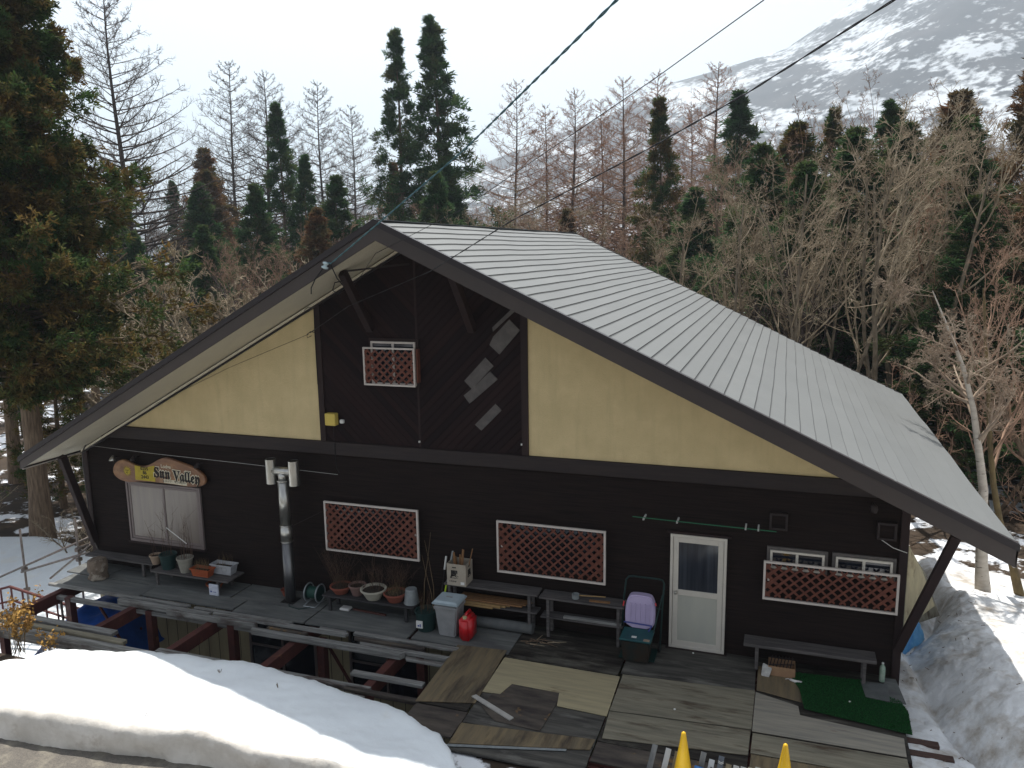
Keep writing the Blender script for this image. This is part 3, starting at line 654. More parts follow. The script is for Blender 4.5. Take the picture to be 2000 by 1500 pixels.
# mounds of old snow in front of the deck
def lump(name,cx,cy,rx,ry,h,z0,seed,mt,label):
    t=np.linspace(0,2*PI,28,endpoint=False); rr=np.linspace(0,1,9)
    V=[];
    for r in rr:
        for a in t:
            k=1+.18*math.sin(2*a+seed)+.10*math.sin(5*a+seed*2)
            V.append((cx+rx*r*k*cos(a),cy+ry*r*k*sin(a),z0+h*(1-r**2.4)+.02*math.sin(a*3+r*6+seed)*r))
    V=np.array(V); i=(np.arange(8)[:,None]*28+np.arange(28)[None,:]); j=(np.arange(8)[:,None]*28+(np.arange(28)[None,:]+1)%28)
    F=np.stack([i.ravel(),j.ravel(),(j+28).ravel(),(i+28).ravel()],1)
    o=fastmesh(name,V,F,mt,smooth=True); return tag(o,kind='structure')
lump('snow_patch',-.55,-3.92,.42,.20,.22,-.04,1,snowd,'')
lump('snow_patch',.62,-4.05,.45,.40,.52,-.02,2,snow,'')
lump('snow_patch',-1.35,-4.02,.40,.12,.10,-.03,5,snowd,'')
# retaining face between the road and the yard
o=MB().box(-40,-1.0,-3.4,-3.2,-2.9,-.45).build('retaining_wall',mat('old concrete',(.22,.21,.19),(.15,.14,.13),.9,2,bump=.3)); at_base(o); tag(o,'low concrete retaining wall hidden under the long snow bank','wall')
# mountain and low hills
mtm=mat('snowy mountain',(.060,.056,.058),(.036,.036,.040),.95,.02,(1,1,1),detail=10)
def _mt():
    nt=mtm.node_tree;N=nt.nodes;L=nt.links;b=N['Principled BSDF'];src=b.inputs['Base Color'].links[0].from_socket
    tc=N.new('ShaderNodeTexCoord');sp=N.new('ShaderNodeSeparateXYZ');L.new(tc.outputs['Object'],sp.inputs[0])
    mp=N.new('ShaderNodeMapping');mp.inputs['Scale'].default_value=(1,.5,2.0);mp.inputs['Rotation'].default_value=(0,R(-14),0);L.new(tc.outputs['Object'],mp.inputs[0])
    n=N.new('ShaderNodeTexNoise');n.inputs['Scale'].default_value=.0095;n.inputs['Detail'].default_value=12;n.inputs['Roughness'].default_value=.62;L.new(mp.outputs[0],n.inputs['Vector'])
    f=N.new('ShaderNodeTexNoise');f.inputs['Scale'].default_value=.11;f.inputs['Detail'].default_value=6;L.new(tc.outputs['Object'],f.inputs['Vector'])
    h=N.new('ShaderNodeMapRange');h.inputs[1].default_value=60;h.inputs[2].default_value=430;h.inputs[3].default_value=-.03;h.inputs[4].default_value=.015;L.new(sp.outputs[2],h.inputs[0])
    a=N.new('ShaderNodeMath');a.operation='ADD';L.new(n.outputs[0],a.inputs[0]);L.new(h.outputs[0],a.inputs[1])
    fm=N.new('ShaderNodeMath');fm.operation='MULTIPLY_ADD';L.new(f.outputs[0],fm.inputs[0]);fm.inputs[1].default_value=.42;L.new(a.outputs[0],fm.inputs[2])
    r=N.new('ShaderNodeMapRange');r.inputs[1].default_value=.69;r.inputs[2].default_value=.78;L.new(fm.outputs[0],r.inputs[0])
    mx=N.new('ShaderNodeMix');mx.data_type='RGBA';L.new(r.outputs[0],mx.inputs[0]);L.new(src,mx.inputs[6]);mx.inputs[7].default_value=(.50,.53,.56,1);L.new(mx.outputs[2],b.inputs['Base Color'])
_mt()
def mnt(X,Y):
    # ridge line falling to the left
    r=np.interp(X,[-2600,-1500,-900,-587,-465,-329,-240,-132,-17,43,90,200,420,800,1500],[10,40,110,185,222,262,305,326,352,388,420,520,640,660,500])
    d=(Y-1500); lee=np.where(d<0,np.clip(1+d/900,0,1)**1.25,np.clip(1-d/900,0,1))
    return r*lee+ (22*fbm(X,Y,.006,41)+9*fbm(X,Y,.024,42)+3*fbm(X,Y,.09,43,3))*np.clip(lee*(1-lee)*5,0.06,1)*sstep(0,.12,lee)-8
o=grid(np.linspace(-2600,1500,300),np.linspace(600,2400,170),mnt,'mountain',mtm); tag(o,kind='structure')
# haze
hz=bpy.data.materials.new('haze'); hz.use_nodes=True; nt=hz.node_tree; nt.nodes.clear()
vo=nt.nodes.new('ShaderNodeOutputMaterial'); pv=nt.nodes.new('ShaderNodeVolumePrincipled'); pv.inputs['Color'].default_value=(.72,.86,1,1); pv.inputs['Density'].default_value=HAZE
pv.inputs['Anisotropy'].default_value=.3
nt.links.new(pv.outputs[0],vo.inputs['Volume'])
o=MB().box(-3100,3100,-90,3650,-14,760).build('haze',hz); tag(o,kind='stuff'); o['label']='thin pale air haze over the valley'
# ================================================================== DECK
deck=empty('wooden_deck',(-4.5,-1.2,0),'long weathered wooden deck on brown steel beams along the front of the lodge','deck')
JX=(-12.12,-10.08,-8.18,-6.27,-4.32,-2.4,-.5,1.45,3.38)
for x in JX:
    yf=-2.75 if x<-3 else -3.45
    m=MB().box(x-.075,x+.075,yf,-.02,-.10,-.085).box(x-.075,x+.075,yf,-.02,-.30,-.285).box(x-.012,x+.012,yf,-.02,-.285,-.10)
    m=MB().box(x-.07,x+.07,yf,-.03,-.31,-.085) if x<-3 else m
    m.build('steel_beam',steel,deck)
for x in JX[:6]:
    MB().box(x+.30,x+.44,-1.46,-1.32,-2.9,-.13).build('steel_post',steel,deck)
    MB().box(x-.06,x+.06,-2.62,-2.5,-2.9,-.311).build('steel_post',steel,deck)
for x0,x1 in ((-11.2,-9.75),(-5.9,-4.6)):
    MB().bar((x0,-1.2,-.35),(x1,-1.2,-2.4),.04,.04).build('brace_rod',steel,deck)
MB().bar((-12.3,-1.40,-.17),(-2.4,-1.40,-.17),.09,.075).build('edge_bearer',greyw,deck)
MB().bar((-12.3,-.66,-.058),(3.4,-.66,-.058),.09,.05).build('bearer',steel,deck)
MB().bar((-12.3,-.10,-.058),(3.4,-.10,-.058),.09,.05).build('bearer',steel,deck)
def sheet(name,pts,z0,z1,mt,par=None,label=None,cat=None,group=None,uv=0):
    m=MB().prism([(x,y,z0) for x,y in pts],(0,0,z1-z0)); o=m.build(name,mt,par,bevel=.0015)
    if par is None: at_base(o)
    if label: tag(o,label,cat,group)
    return o
def rect(x0,x1,y0,y1,w=.012):
    return [(x0+random.uniform(-w,w),y0+random.uniform(-w,w)),(x1+random.uniform(-w,w),y0+random.uniform(-w,w)),(x1+random.uniform(-w,w),y1+random.uniform(-w,w)),(x0+random.uniform(-w,w),y1+random.uniform(-w,w))]
def mvar(m,i):
    """same material, grain shifted"""
    n=m.copy(); 
    for nd in n.node_tree.nodes:
        if nd.type=='MAPPING': nd.inputs['Location'].default_value=(i*3.7,i*1.9,i*2.3)
    return n
base=[((-12.66,-11.6,-.64,-.03),sheetw),((-11.585,-8.42,-.66,-.03),sheetw),((-12.40,-10.20,-1.20,-.68),sheetw),((-10.18,-8.02,-1.10,-.68),sheetw),((-8.38,-6.42,-.68,-.03),sheetw),((-7.98,-6.42,-1.18,-.70),sheetw),((-6.37,-4.34,-1.17,-.40),sheetw),((-6.37,-4.34,-.38,-.03),sheetw),((-4.28,-2.50,-1.13,-.30),sheetw),((-4.28,-2.50,-.28,-.03),sheetw),
      ((-2.48,-.62,-1.22,-.02),wetw),((-.60,1.42,-1.16,-.02),wetg),((1.44,3.46,-1.05,-.02),wetw)]
for i,(r,mt) in enumerate(base): sheet('deck_sheet',rect(*r),-.030,0-.001*(i%3),mvar(mt,i),deck)
fl=[((-3.32,-2.50,-3.52,-2.90),darkb),((-3.3,-2.52,-2.85,-1.05),wetw),((-2.50,-.58,-2.02,-1.24),wetw),((-2.48,-.58,-3.12,-2.04),wetg),((-.56,1.41,-2.24,-1.18),wetw),((-.56,1.41,-3.42,-2.98),darkb),((-.56,1.41,-2.96,-2.26),wetw),((1.43,3.42,-2.18,-1.07),wetw),((-2.46,-.58,-3.76,-3.14),wetg)]
for i,(r,mt) in enumerate(fl): sheet('deck_sheet',rect(*r),-.034,-.006-.002*(i%3),mvar(mt,20+i),deck)
for i,(x0,x1,y,z) in enumerate([(-3.4,3.46,-3.35,0),(-2.3,3.3,-2.45,0),(-2.3,3.3,-1.6,0)]): MB().box(x0,x1,y-.05,y+.05,-.083,-.036).build('bearer',steel,deck)
# loose weathered edge planks: (x0,x1,y,width,top,thickness)
pls=[(-12.40,-8.9,-1.27,.085,.035,.05),(-10.45,-8.3,-1.41,.085,.03,.12),(-8.75,-6.6,-1.27,.075,.02,.04),(-8.2,-5.4,-1.40,.085,.045,.06),(-9.15,-7.2,-1.54,.075,.045,.11),(-7.1,-4.16,-1.72,.10,.05,.10),(-6.9,-6.1,-1.56,.075,.03,.08),(-6.0,-5.5,-1.27,.09,.015,.04),(-5.3,-3.35,-1.27,.10,.03,.05),(-5.2,-3.9,-1.43,.07,.035,.06),(-5.0,-3.4,-1.58,.08,.03,.07),(-4.05,-3.25,-1.74,.08,.0,.05)]
for i,(x0,x1,y,wd,zt,th) in enumerate(pls):
    a=random.uniform(-.012,.012); c=random.uniform(.01,.05)
    m=MB().add([(x0,y-wd/2,zt-th),(x1,y-wd/2+a,zt-th),(x1+c,y+wd/2+a,zt-th),(x0-c,y+wd/2,zt-th),(x0,y-wd/2,zt),(x1,y-wd/2+a,zt),(x1+c,y+wd/2+a,zt),(x0-c,y+wd/2,zt)],[(0,3,2,1),(4,5,6,7),(0,1,5,4),(2,3,7,6),(0,4,7,3),(1,2,6,5)])
    m.build('edge_plank',mvar(greyw,i) if i not in(6,9) else mvar(darkb,i),deck,bevel=.006)
# front line of planks over the pit
for i,(x0,x1,y,wd,zt) in enumerate([(-12.3,-9.45,-2.50,.16,.0),(-12.1,-9.0,-2.72,.11,.01),(-12.2,-8.2,-2.86,.10,-.02),(-8.3,-4.2,-2.72,.12,-.03)]):
    MB().box(x0,x1,y-wd/2,y+wd/2,zt-.07,zt).build('front_plank',mvar(greyw,40+i) if i!=1 else mvar(plyg,3),deck,bevel=.006)
MB().box(-12.4,-4.2,-2.93,-2.86,-.24,-.075).build('front_bearer',mvar(greyw,50),deck)
o=MB().box(-4.72,-3.45,-2.42,-2.30,-.075,-.02).build('loose_plank',mvar(greyw,61),None,bevel=.006); at_base(o); tag(o,'short grey plank lying across a brown beam over the pit, left of the brown plywood','plank')
o=MB().box(-4.6,-2.9,-2.83,-2.74,-.08,-.03).build('loose_plank',mvar(darkb,5),None,bevel=.006); at_base(o); tag(o,'rotten dark plank half buried at the edge of the snow bank beside the plywood','plank')
# plywood sheets lying on the deck
G_='plywood sheets laid over the deck'
sheet('plywood_sheet',[(-3.40,-1.12),(-2.54,-1.05),(-2.47,-2.66),(-3.34,-2.88)],.004,.018,plyb,None,'brown plywood sheet, leftmost, with its grain running towards the house','plywood sheet',G_)
sheet('plywood_sheet',[(-2.50,-1.28),(-.58,-1.30),(-.55,-2.40),(-1.30,-2.36),(-1.36,-2.02),(-2.12,-2.0),(-2.20,-2.32),(-2.48,-2.34)],.005,.019,plyt,None,'pale tan plywood sheet with a piece broken out of its front edge','plywood sheet',G_)
sheet('plywood_sheet',[(-2.28,-1.98),(-1.31,-2.02),(-1.36,-3.02),(-2.05,-2.98),(-2.36,-2.7)],-.001,.012,darkb,None,'rotten dark board with an orange patch in the notch of the tan plywood','plywood sheet',G_)
sheet('plywood_sheet',[(-.55,-1.22),(1.43,-1.08),(1.42,-2.10),(-.54,-2.24)],.003,.017,plyg,None,'greyish brown plywood sheet right of the tan one and in front of the door','plywood sheet',G_)
sheet('plywood_sheet',[(-.54,-2.27),(1.41,-2.13),(1.40,-2.70),(-.50,-2.92)],.003,.016,mvar(plyg,4),None,'worn plywood strip with dark wet stains, lying between the door sheet and the yellow cones','plywood sheet',G_)
sheet('plywood_sheet',[(1.44,-1.12),(2.04,-1.32),(2.06,-1.55),(3.38,-1.70),(3.36,-2.12),(1.43,-2.14)],.006,.020,plyp,None,'pale plywood sheet right of the others, cut around the green turf','plywood sheet',G_)
sheet('plywood_sheet',[(1.44,-2.18),(3.36,-2.16),(3.36,-2.62),(1.43,-2.64)],.000,.013,mvar(plyg,9),None,'grey brown plywood strip at the right front edge of the deck','plywood sheet',G_)
sheet('plywood_sheet',[(1.44,-2.66),(3.36,-2.64),(3.34,-3.3),(1.42,-3.3)],-.004,.008,mvar(plyb,3),None,'dark brown plywood behind the right yellow cone','plywood sheet',G_)
sheet('plywood_sheet',[(1.45,-.30),(2.05,-.36),(2.06,-.82),(2.28,-.96),(2.24,-1.22),(1.45,-1.04)],.002,.012,mvar(plyb,8),None,'small stained plywood piece between the bench and the pale sheet','plywood sheet',G_)
sheet('plywood_sheet',[(-2.48,-3.18),(-.58,-2.98),(-.60,-3.22),(-2.46,-3.66)],-.002,.014,mvar(plyb,11),None,'reddish brown board along the lower left edge of the deck','plywood sheet',G_)
sheet('metal_strip',[(-2.46,-3.68),(-.9,-3.30),(-.9,-3.34),(-2.5,-3.74)],.002,.012,galv,None,'thin grey metal strip along the front edge of the deck','strip')
sheet('wood_lath',[(-2.58,-2.53),(-2.53,-2.47),(-1.80,-2.86),(-1.84,-2.93)],.014,.034,mat('bleached lath',(.42,.41,.38),(.34,.33,.31),.8,8),None,'short bleached white lath lying loose on the dark wet boards','lath')
# turf with blades
tp=[(1.95,-.52),(2.02,-.36),(3.02,-.30),(3.06,-.62),(3.44,-.72),(3.52,-1.0),(3.50,-1.58),(2.12,-1.36),(2.06,-.84)]
tf=empty('artificial_turf',(2.7,-1,.0),'bright green artificial turf mat at the right end of the deck','turf mat')
MB().prism([(x,y,.013) for x,y in tp],(0,0,.010)).build('mat_base',turf,tf)
def inpoly(x,y,p):
    c=False
    for i in range(len(p)):
        a,b=p[i],p[i-1]
        if (a[1]>y)!=(b[1]>y) and x<(b[0]-a[0])*(y-a[1])/(b[1]-a[1])+a[0]: c=not c
    return c
V=[];F=[];A=[]
while len(F)<16000:
    x=random.uniform(1.9,3.55);y=random.uniform(-1.6,-.28)
    if not inpoly(x,y,tp): continue
    a=random.uniform(0,6.28);l=random.uniform(.016,.028);n=len(V);dx,dy=cos(a)*.004,sin(a)*.004;bx_,by_=random.uniform(-.012,.012),random.uniform(-.012,.012)
    V+=[(x-dx-2.7,y-dy+1,.022),(x+dx-2.7,y+dy+1,.022),(x+bx_-2.7,y+by_+1,.022+l)];F.append((n,n+1,n+2));A.append(random.random())
fastmesh('pile',V,F,turf,tf,A)['kind']='stuff'
o=MB().prism([(2.94,-.34,.026),(3.32,-.33,.026),(3.30,-.84,.03),(2.98,-.80,.03)],(0,0,.012)).build('grey_mat',tubem,None,bevel=.003); at_base(o); tag(o,'flat dark grey mat lying on the turf beside the corner post','mat')
sheet('plywood_sheet',[(3.28,-.12),(3.46,-.12),(3.52,-.80),(3.26,-.84)],.012,.024,mvar(sheetw,30),None,'narrow grey board at the right corner under the bottle','plywood sheet',G_)
for x0,x1,y,lb in ((3.30,3.82,-1.62,'dark timber beam end sticking out right of the turf'),(3.32,3.95,-1.90,'reddish timber beam end sticking out right of the pale plywood')):
    o=MB().box(x0,x1,y-.06,y+.06,-.16,-.03).build('timber_beam',mat('red brown timber',(.085,.05,.04),(.05,.032,.028),.8,6,(.4,3,3),bump=.4),None,bevel=.008); at_base(o); tag(o,lb,'beam','beam ends right of the deck')
# ================================================================== BENCHES
def bench(x0,x1,y0,y1,h,label,legs,mt=greyw,th=.035,boards=2,rz=0,sh=None,cat='bench',legw=.05):
    b=empty('bench',((x0+x1)/2,(y0+y1)/2,0),label,cat)
    w_=(y1-y0)/boards
    for k in range(boards): MB().box(x0+.01*(k%2),x1-.01*(k%2),y0+w_*k+.004,y0+w_*(k+1)-.004,h-th,h).build('seat_board',mvar(mt,k+int(x0*3)),b,bevel=.004)
    for x in legs:
        MB().box(x-legw/2,x+legw/2,y0+.03,y0+.03+legw,.012,h-th-.001).build('leg',mt,b); MB().box(x-legw/2,x+legw/2,y1-.03-legw,y1-.03,.012,h-th-.001).build('leg',mt,b)
        MB().box(x-legw/2+.004,x+legw/2-.004,y0+.03+legw,y1-.03-legw,h-th-.08,h-th-.002).build('rail',mt,b)
    if sh:
        MB().box(x0+.02,x1-.02,y0+.02,y1-.06,sh-.025,sh).build('lower_shelf',mvar(mt,9),b,bevel=.004)
    return b
dw=mat('dark weathered bench wood',(.11,.10,.098),(.055,.052,.052),.8,8,(.25,3,3),bump=.35)
bench(-10.35,-8.45,-.68,-.16,.31,'low grey bench carrying green and grey pots below the left window',(-10.22,-8.72),dw,boards=3)
bench(-12.32,-10.50,-.44,-.12,.33,'low dark bench at the far left under the sign',(-12.1,-10.8),dw,boards=1)
bench(-6.34,-4.45,-.66,-.26,.32,'low black bench carrying five plant pots below the first lattice screen',(-6.2,-4.62),mat('blackish bench wood',(.045,.043,.045),(.025,.024,.026),.8,8,(.25,3,3),bump=.3),boards=2)
bench(-3.95,-2.20,-.42,-.08,.76,'dark two level bench with a carton on top and yellow timber below',(-3.86,-2.36),dw,boards=2,sh=.42)
bench(-2.17,-.70,-.42,-.08,.74,'two level grey bench carrying the ladle, left of the hand truck',(-2.02,-.80),dw,boards=2,sh=.38)
bench(1.22,3.14,-.46,-.14,.44,'long dark bench below the right lattice screen',(1.42,2.98),dw,boards=1,th=.05)
# ================================================================== POTS
def pot(x,y,z,r0,r1,h,mt,label,cat='plant pot',rim=.012,name='plant_pot',n=24,so=.8,group=None,sy=1):
    p=empty(name,(x,y,z),label,cat,group)
    MB().lathe((x,y,z),[(r0*.96,0),(r0,.004),(r1,h-.03),(r1+rim,h-.028),(r1+rim,h),(r1-.006,h),(r1-.012,h-.03),(r1*.9,h-.04)],n,sy=sy).build('pot_body',mt,p,smooth=False)
    MB().lathe((x,y,z),[(r0*.9,h*so-.01),((r1-.016),h*so),(0.001,h*so+.015)],n,sy=sy).build('soil',soil,p)
    return p
def stems(p,x,y,z,n,r,h,mt,spread=.3,rad=.003,name='stems',wig=.2,branch=0):
    m=MB()
    for _ in range(n):
        a=random.uniform(0,2*PI);q=r*math.sqrt(random.random());bx_,by_=x+q*cos(a),y+q*sin(a);hh=h*random.uniform(.6,1);dx=random.gauss(0,spread)*hh;dy=random.gauss(0,spread)*hh*.5
        pts=[(bx_+dx*t+wig*hh*.2*math.sin(t*3+a),min(by_+dy*t,-.06),z+hh*t) for t in (0,.35,.7,1)]
        m.tube(pts,[rad,rad*.8,rad*.6,rad*.35],4,cap=False)
        for _k in range(branch):
            t=random.uniform(.3,.9);bp=Vector(pts[0]).lerp(Vector(pts[-1]),t);l=hh*random.uniform(.12,.3)
            m.tube([bp,bp+Vector((random.uniform(-1,1)*l,random.uniform(-.4,.4)*l,l*random.uniform(.3,1)))],[rad*.6,rad*.3],3,cap=False)
    return m.build(name,mt,p)
p=pot(-10.46,-.38,.33,.075,.115,.20,tan,'small tan clay pot with two bare stems, leftmost of the pots'); stems(p,-10.46,-.38,.5,3,.05,.75,twigd,.15,.004,branch=3)
p=pot(-10.07,-.45,.31,.13,.165,.31,dgreen,'dark green plastic pot on the low bench under the left window'); stems(p,-10.07,-.42,.55,6,.1,1.1,twigd,.14,.0045,branch=4)
p=pot(-9.60,-.50,.31,.10,.155,.31,gpot,'grey stone coloured pot full of tall canes on the low bench'); stems(p,-9.60,-.47,.57,16,.11,1.0,twigd,.08,.004,branch=1)
MB().bar((-9.95,-.55,1.22),(-9.45,-.58,.95),.012,.012).build('white_cane',whp,p)
def trough(x,y,z,l,wd,h,mt,label):
    t=empty('planter_trough',(x,y,z),label,'planter')
    l0,w0=l*.42,wd*.40;l1,w1=l*.5,wd*.5
    v=[];m=MB()
    m.add([(x-l0,y-w0,z),(x+l0,y-w0,z),(x+l0,y+w0,z),(x-l0,y+w0,z),(x-l1,y-w1,z+h),(x+l1,y-w1,z+h),(x+l1,y+w1,z+h),(x-l1,y+w1,z+h),(x-l1+.015,y-w1+.015,z+h),(x+l1-.015,y-w1+.015,z+h),(x+l1-.015,y+w1-.015,z+h),(x-l1+.015,y+w1-.015,z+h),(x-l1+.03,y-w1+.03,z+h*.7),(x+l1-.03,y-w1+.03,z+h*.7),(x+l1-.03,y+w1-.03,z+h*.7),(x-l1+.03,y+w1-.03,z+h*.7)],
      [(0,3,2,1)]+[(a,b,b+4,a+4) for k in (0,) for a,b in ((0,1),(1,2),(2,3))]+[(3,0,4,7)]+[(4,5,9,8),(5,6,10,9),(6,7,11,10),(7,4,8,11),(8,9,13,12),(9,10,14,13),(10,11,15,14),(11,8,12,15)])
    m.build('trough_body',mt,t,bevel=.006)
    f0=frame  # rim
    MB().box(x-l1-.01,x+l1+.01,y-w1-.012,y-w1+.001,z+h-.02,z+h+.004).box(x-l1-.01,x+l1+.01,y+w1-.001,y+w1+.012,z+h-.02,z+h+.004).box(x-l1-.012,x-l1+.001,y-w1-.001,y+w1+.001,z+h-.02,z+h+.004).box(x+l1-.001,x+l1+.012,y-w1-.001,y+w1+.001,z+h-.02,z+h+.004).build('rim',mt,t)
    MB().box(x-l1+.03,x+l1-.03,y-w1+.03,y+w1-.03,z+h*.6,z+h*.72).build('soil',soil,t)
    return t
p=trough(-8.80,-.32,.31,.50,.22,.20,wpot,'white weathered planter trough at the right back of the low bench'); stems(p,-8.80,-.32,.44,30,.16,.28,twigy,.15,.002)
p=trough(-9.13,-.56,.31,.44,.20,.16,orng,'orange planter trough with dry stalks at the front of the low bench'); stems(p,-9.15,-.56,.42,60,.13,.26,twigy,.2,.0022)
pot(-8.98,-.42,.0,.11,.16,.13,orng,'orange bowl standing under the low bench beside the white packet')
o=MB().box(-8.88,-8.66,-.72,-.68,.0,.23).build('paper_packet',mat('white paper packet',(.55,.58,.66),(.42,.45,.53),.6,14),None,bevel=.012); at_base(o); tag(o,'white paper packet leaning against the leg of the low bench','packet')
text('cats',-8.77,.09,.06,ink,o,'lettering',y=-.722) if False else None
MB().box(-8.84,-8.80,-.7225,-.7205,.07,.10).box(-8.78,-8.70,-.7225,-.7205,.075,.085).build('print',inkb,o)
# five pots on the black bench
p=pot(-6.04,-.46,.32,.12,.195,.15,terra,'terracotta bowl with dry stalks, leftmost on the black bench',rim=.014); stems(p,-6.04,-.46,.42,45,.13,.30,twigd,.25,.003,branch=2); stems(p,-6.14,-.36,.42,40,.12,.75,twigd,.32,.0025,'bush',branch=5)
p=pot(-5.70,-.44,.32,.10,.155,.20,pink,'pinkish clay pot, second from the left on the black bench'); stems(p,-5.70,-.44,.44,20,.10,.42,twigd,.2,.003,branch=3)
p=pot(-5.33,-.50,.32,.13,.225,.20,cream,'wide cream bowl in the middle of the black bench',rim=.018); stems(p,-5.33,-.46,.46,25,.16,.55,twigd,.3,.003,branch=4); stems(p,-5.33,-.45,.46,2,.02,1.1,twigd,.05,.005,'stem')
p=pot(-4.90,-.47,.32,.13,.205,.17,terra,'terracotta bowl with low brown growth at the right of the black bench',rim=.015); stems(p,-4.90,-.46,.42,60,.16,.22,twigy,.3,.0025,branch=1); stems(p,-4.92,-.33,.42,45,.12,.62,twigd,.35,.0025,'bush',branch=6)
b=empty('metal_bucket',(-4.58,-.46,.32),'galvanised metal bucket turned upside down at the end of the black bench','bucket')
MB().lathe((-4.58,-.46,.32),[(.135,0),(.138,.01),(.105,.26),(.10,.27),(.02,.272)],24).build('bucket_body',galv,b,smooth=False); MB().lathe((-4.58,-.46,.32),[(.140,.0),(.144,.006),(.14,.014)],24).build('rim',galv,b)
p=pot(-4.17,-.72,.0,.15,.19,.36,dgreen,'large dark green pot with a white label and long canes, left of the grey bin',so=.85)
stems(p,-4.17,-.70,.30,14,.12,.42,twig,.25,.005); stems(p,-4.15,-.62,.30,3,.04,1.55,twigy,.10,.006,'cane',wig=.3)
MB().box(-4.27,-4.15,-.925,-.905,.10,.23).build('white_label',whp,p); MB().box(-4.24,-4.21,-.928,-.926,.13,.16).box(-4.2,-4.18,-.928,-.926,.12,.18).build('label_print',inkb,p)
o=MB().box(-6.05,-5.85,-.55,-.40,.0,.05).build('crumpled_paper',whp,None,bevel=.015); at_base(o); tag(o,'small white scrap under the left end of the black bench','paper scrap')
o=MB().bar((-5.8,-.45,.02),(-5.1,-.50,.02),.04,.03).build('wood_scrap',mat('reddish scrap',(.08,.035,.03),rough=.8)); at_base(o); tag(o,'reddish wood strip lying under the black bench','wood scrap')
o=MB().lathe((-7.38,-.25,0),[(.09,0),(.13,.12),(.14,.12),(.13,.10),(.02,.09)],18).build('plant_pot',terra); at_base(o); tag(o,'small reddish pot on the floor left of the stove pipe','plant pot')
# log stump
o=MB(); prof=[(.165,0),(.185,.03),(.175,.12),(.19,.22),(.185,.34),(.17,.42),(.15,.43),(.02,.425)]
o.lathe((-11.68,-.72,0),prof,26); o.v=[(x+.016*math.sin(z*23+x*31)+.01*math.sin(y*47),y+.016*math.sin(z*31+y*17),z+.008*math.sin(x*40)) for x,y,z in o.v]
o=o.build('log_stump',logw,smooth=True); at_base(o); tag(o,'short rough log stump standing at the left corner of the deck','log')
# hose reel
h=empty('hose_reel',(-6.66,-.42,0),'dark green hose reel with pale rims left of the black bench','hose reel')
for x in (-6.78,-6.53):
    MB().tube([(x,-.42+.17*cos(t),.22+.17*sin(t)) for t in np.linspace(0,2*PI,25)],.013,6,cap=False).build('rim',galv,h,smooth=True)
    MB().lathe((x,-.42,.22),[(.14,-.006),(.14,.006)],24,tilt=Matrix.Rotation(PI/2,3,'Y')).build('side_disc',dgreen,h)
MB().tube([(-6.76,-.42,.22),(-6.55,-.42,.22)],.115,20).build('hose_coil',mat('green hose',(.015,.06,.045),(.01,.035,.03),.5,30,(12,1,1)),h)
MB().tube([(-6.78,-.62,.02),(-6.78,-.42,.04),(-6.78,-.24,.02)],.012,6).tube([(-6.78,-.62,.02),(-6.53,-.62,.02)],.012,6).tube([(-6.53,-.62,.02),(-6.53,-.42,.04),(-6.53,-.24,.02)],.012,6).build('stand',galv,h)
MB().tube([(-6.78,-.42,.22),(-6.86,-.42,.22),(-6.86,-.42,.10)],.010,6).build('crank',whp,h)
MB().tube([(-6.6,-.6,.012),(-6.8,-.75,.012),(-7.05,-.70,.012),(-7.12,-.60,.012)],.009,6).build('loose_hose',dgreen,h)
# grey bin
b=empty('dust_bin',(-3.70,-.72,0),'grey plastic bin with a pale blue lid beside the red can','bin')
def taper(m,x,y,z,w0,d0,w1,d1,h): return m.add([(x-w0,y-d0,z),(x+w0,y-d0,z),(x+w0,y+d0,z),(x-w0,y+d0,z),(x-w1,y-d1,z+h),(x+w1,y-d1,z+h),(x+w1,y+d1,z+h),(x-w1,y+d1,z+h)],[(0,3,2,1),(4,5,6,7),(0,1,5,4),(1,2,6,5),(2,3,7,6),(3,0,4,7)])
taper(MB(),-3.70,-.74,.0,.155,.15,.215,.195,.60).build('bin_body',binm,b,bevel=.022,seg=2,smooth=False)
taper(MB(),-3.70,-.74,.50,.215,.195,.225,.205,.06).build('collar',binm,b,bevel=.01)
m=taper(MB(),-3.70,-.74,.602,.24,.22,.245,.225,.03); taper(m,-3.70,-.74,.6325,.235,.215,.20,.18,.035); m.build('lid',binl,b,bevel=.008,seg=2)
MB().box(-3.76,-3.64,-.755,-.725,.667,.682).build('lid_handle',binm,b,bevel=.006)
# jerry can
j=empty('jerry_can',(-3.34,-.80,0),'bright red plastic jerry can right of the grey bin','jerry can')
MB().box(-3.45,-3.23,-.98,-.62,.0,.42).build('can_body',red,j,bevel=.05,seg=4,smooth=True)
MB().tube([(-3.34,-.88,.415),(-3.34,-.86,.465),(-3.34,-.70,.465),(-3.34,-.66,.41)],.022,8).build('handle',red,j,smooth=True)
MB().lathe((-3.34,-.93,.41),[(.035,0),(.035,.035),(.028,.04),(.001,.041)],16).build('cap',brass,j)
MB().box(-3.455,-3.447,-.9,-.72,.08,.30).build('side_rib',red,j)
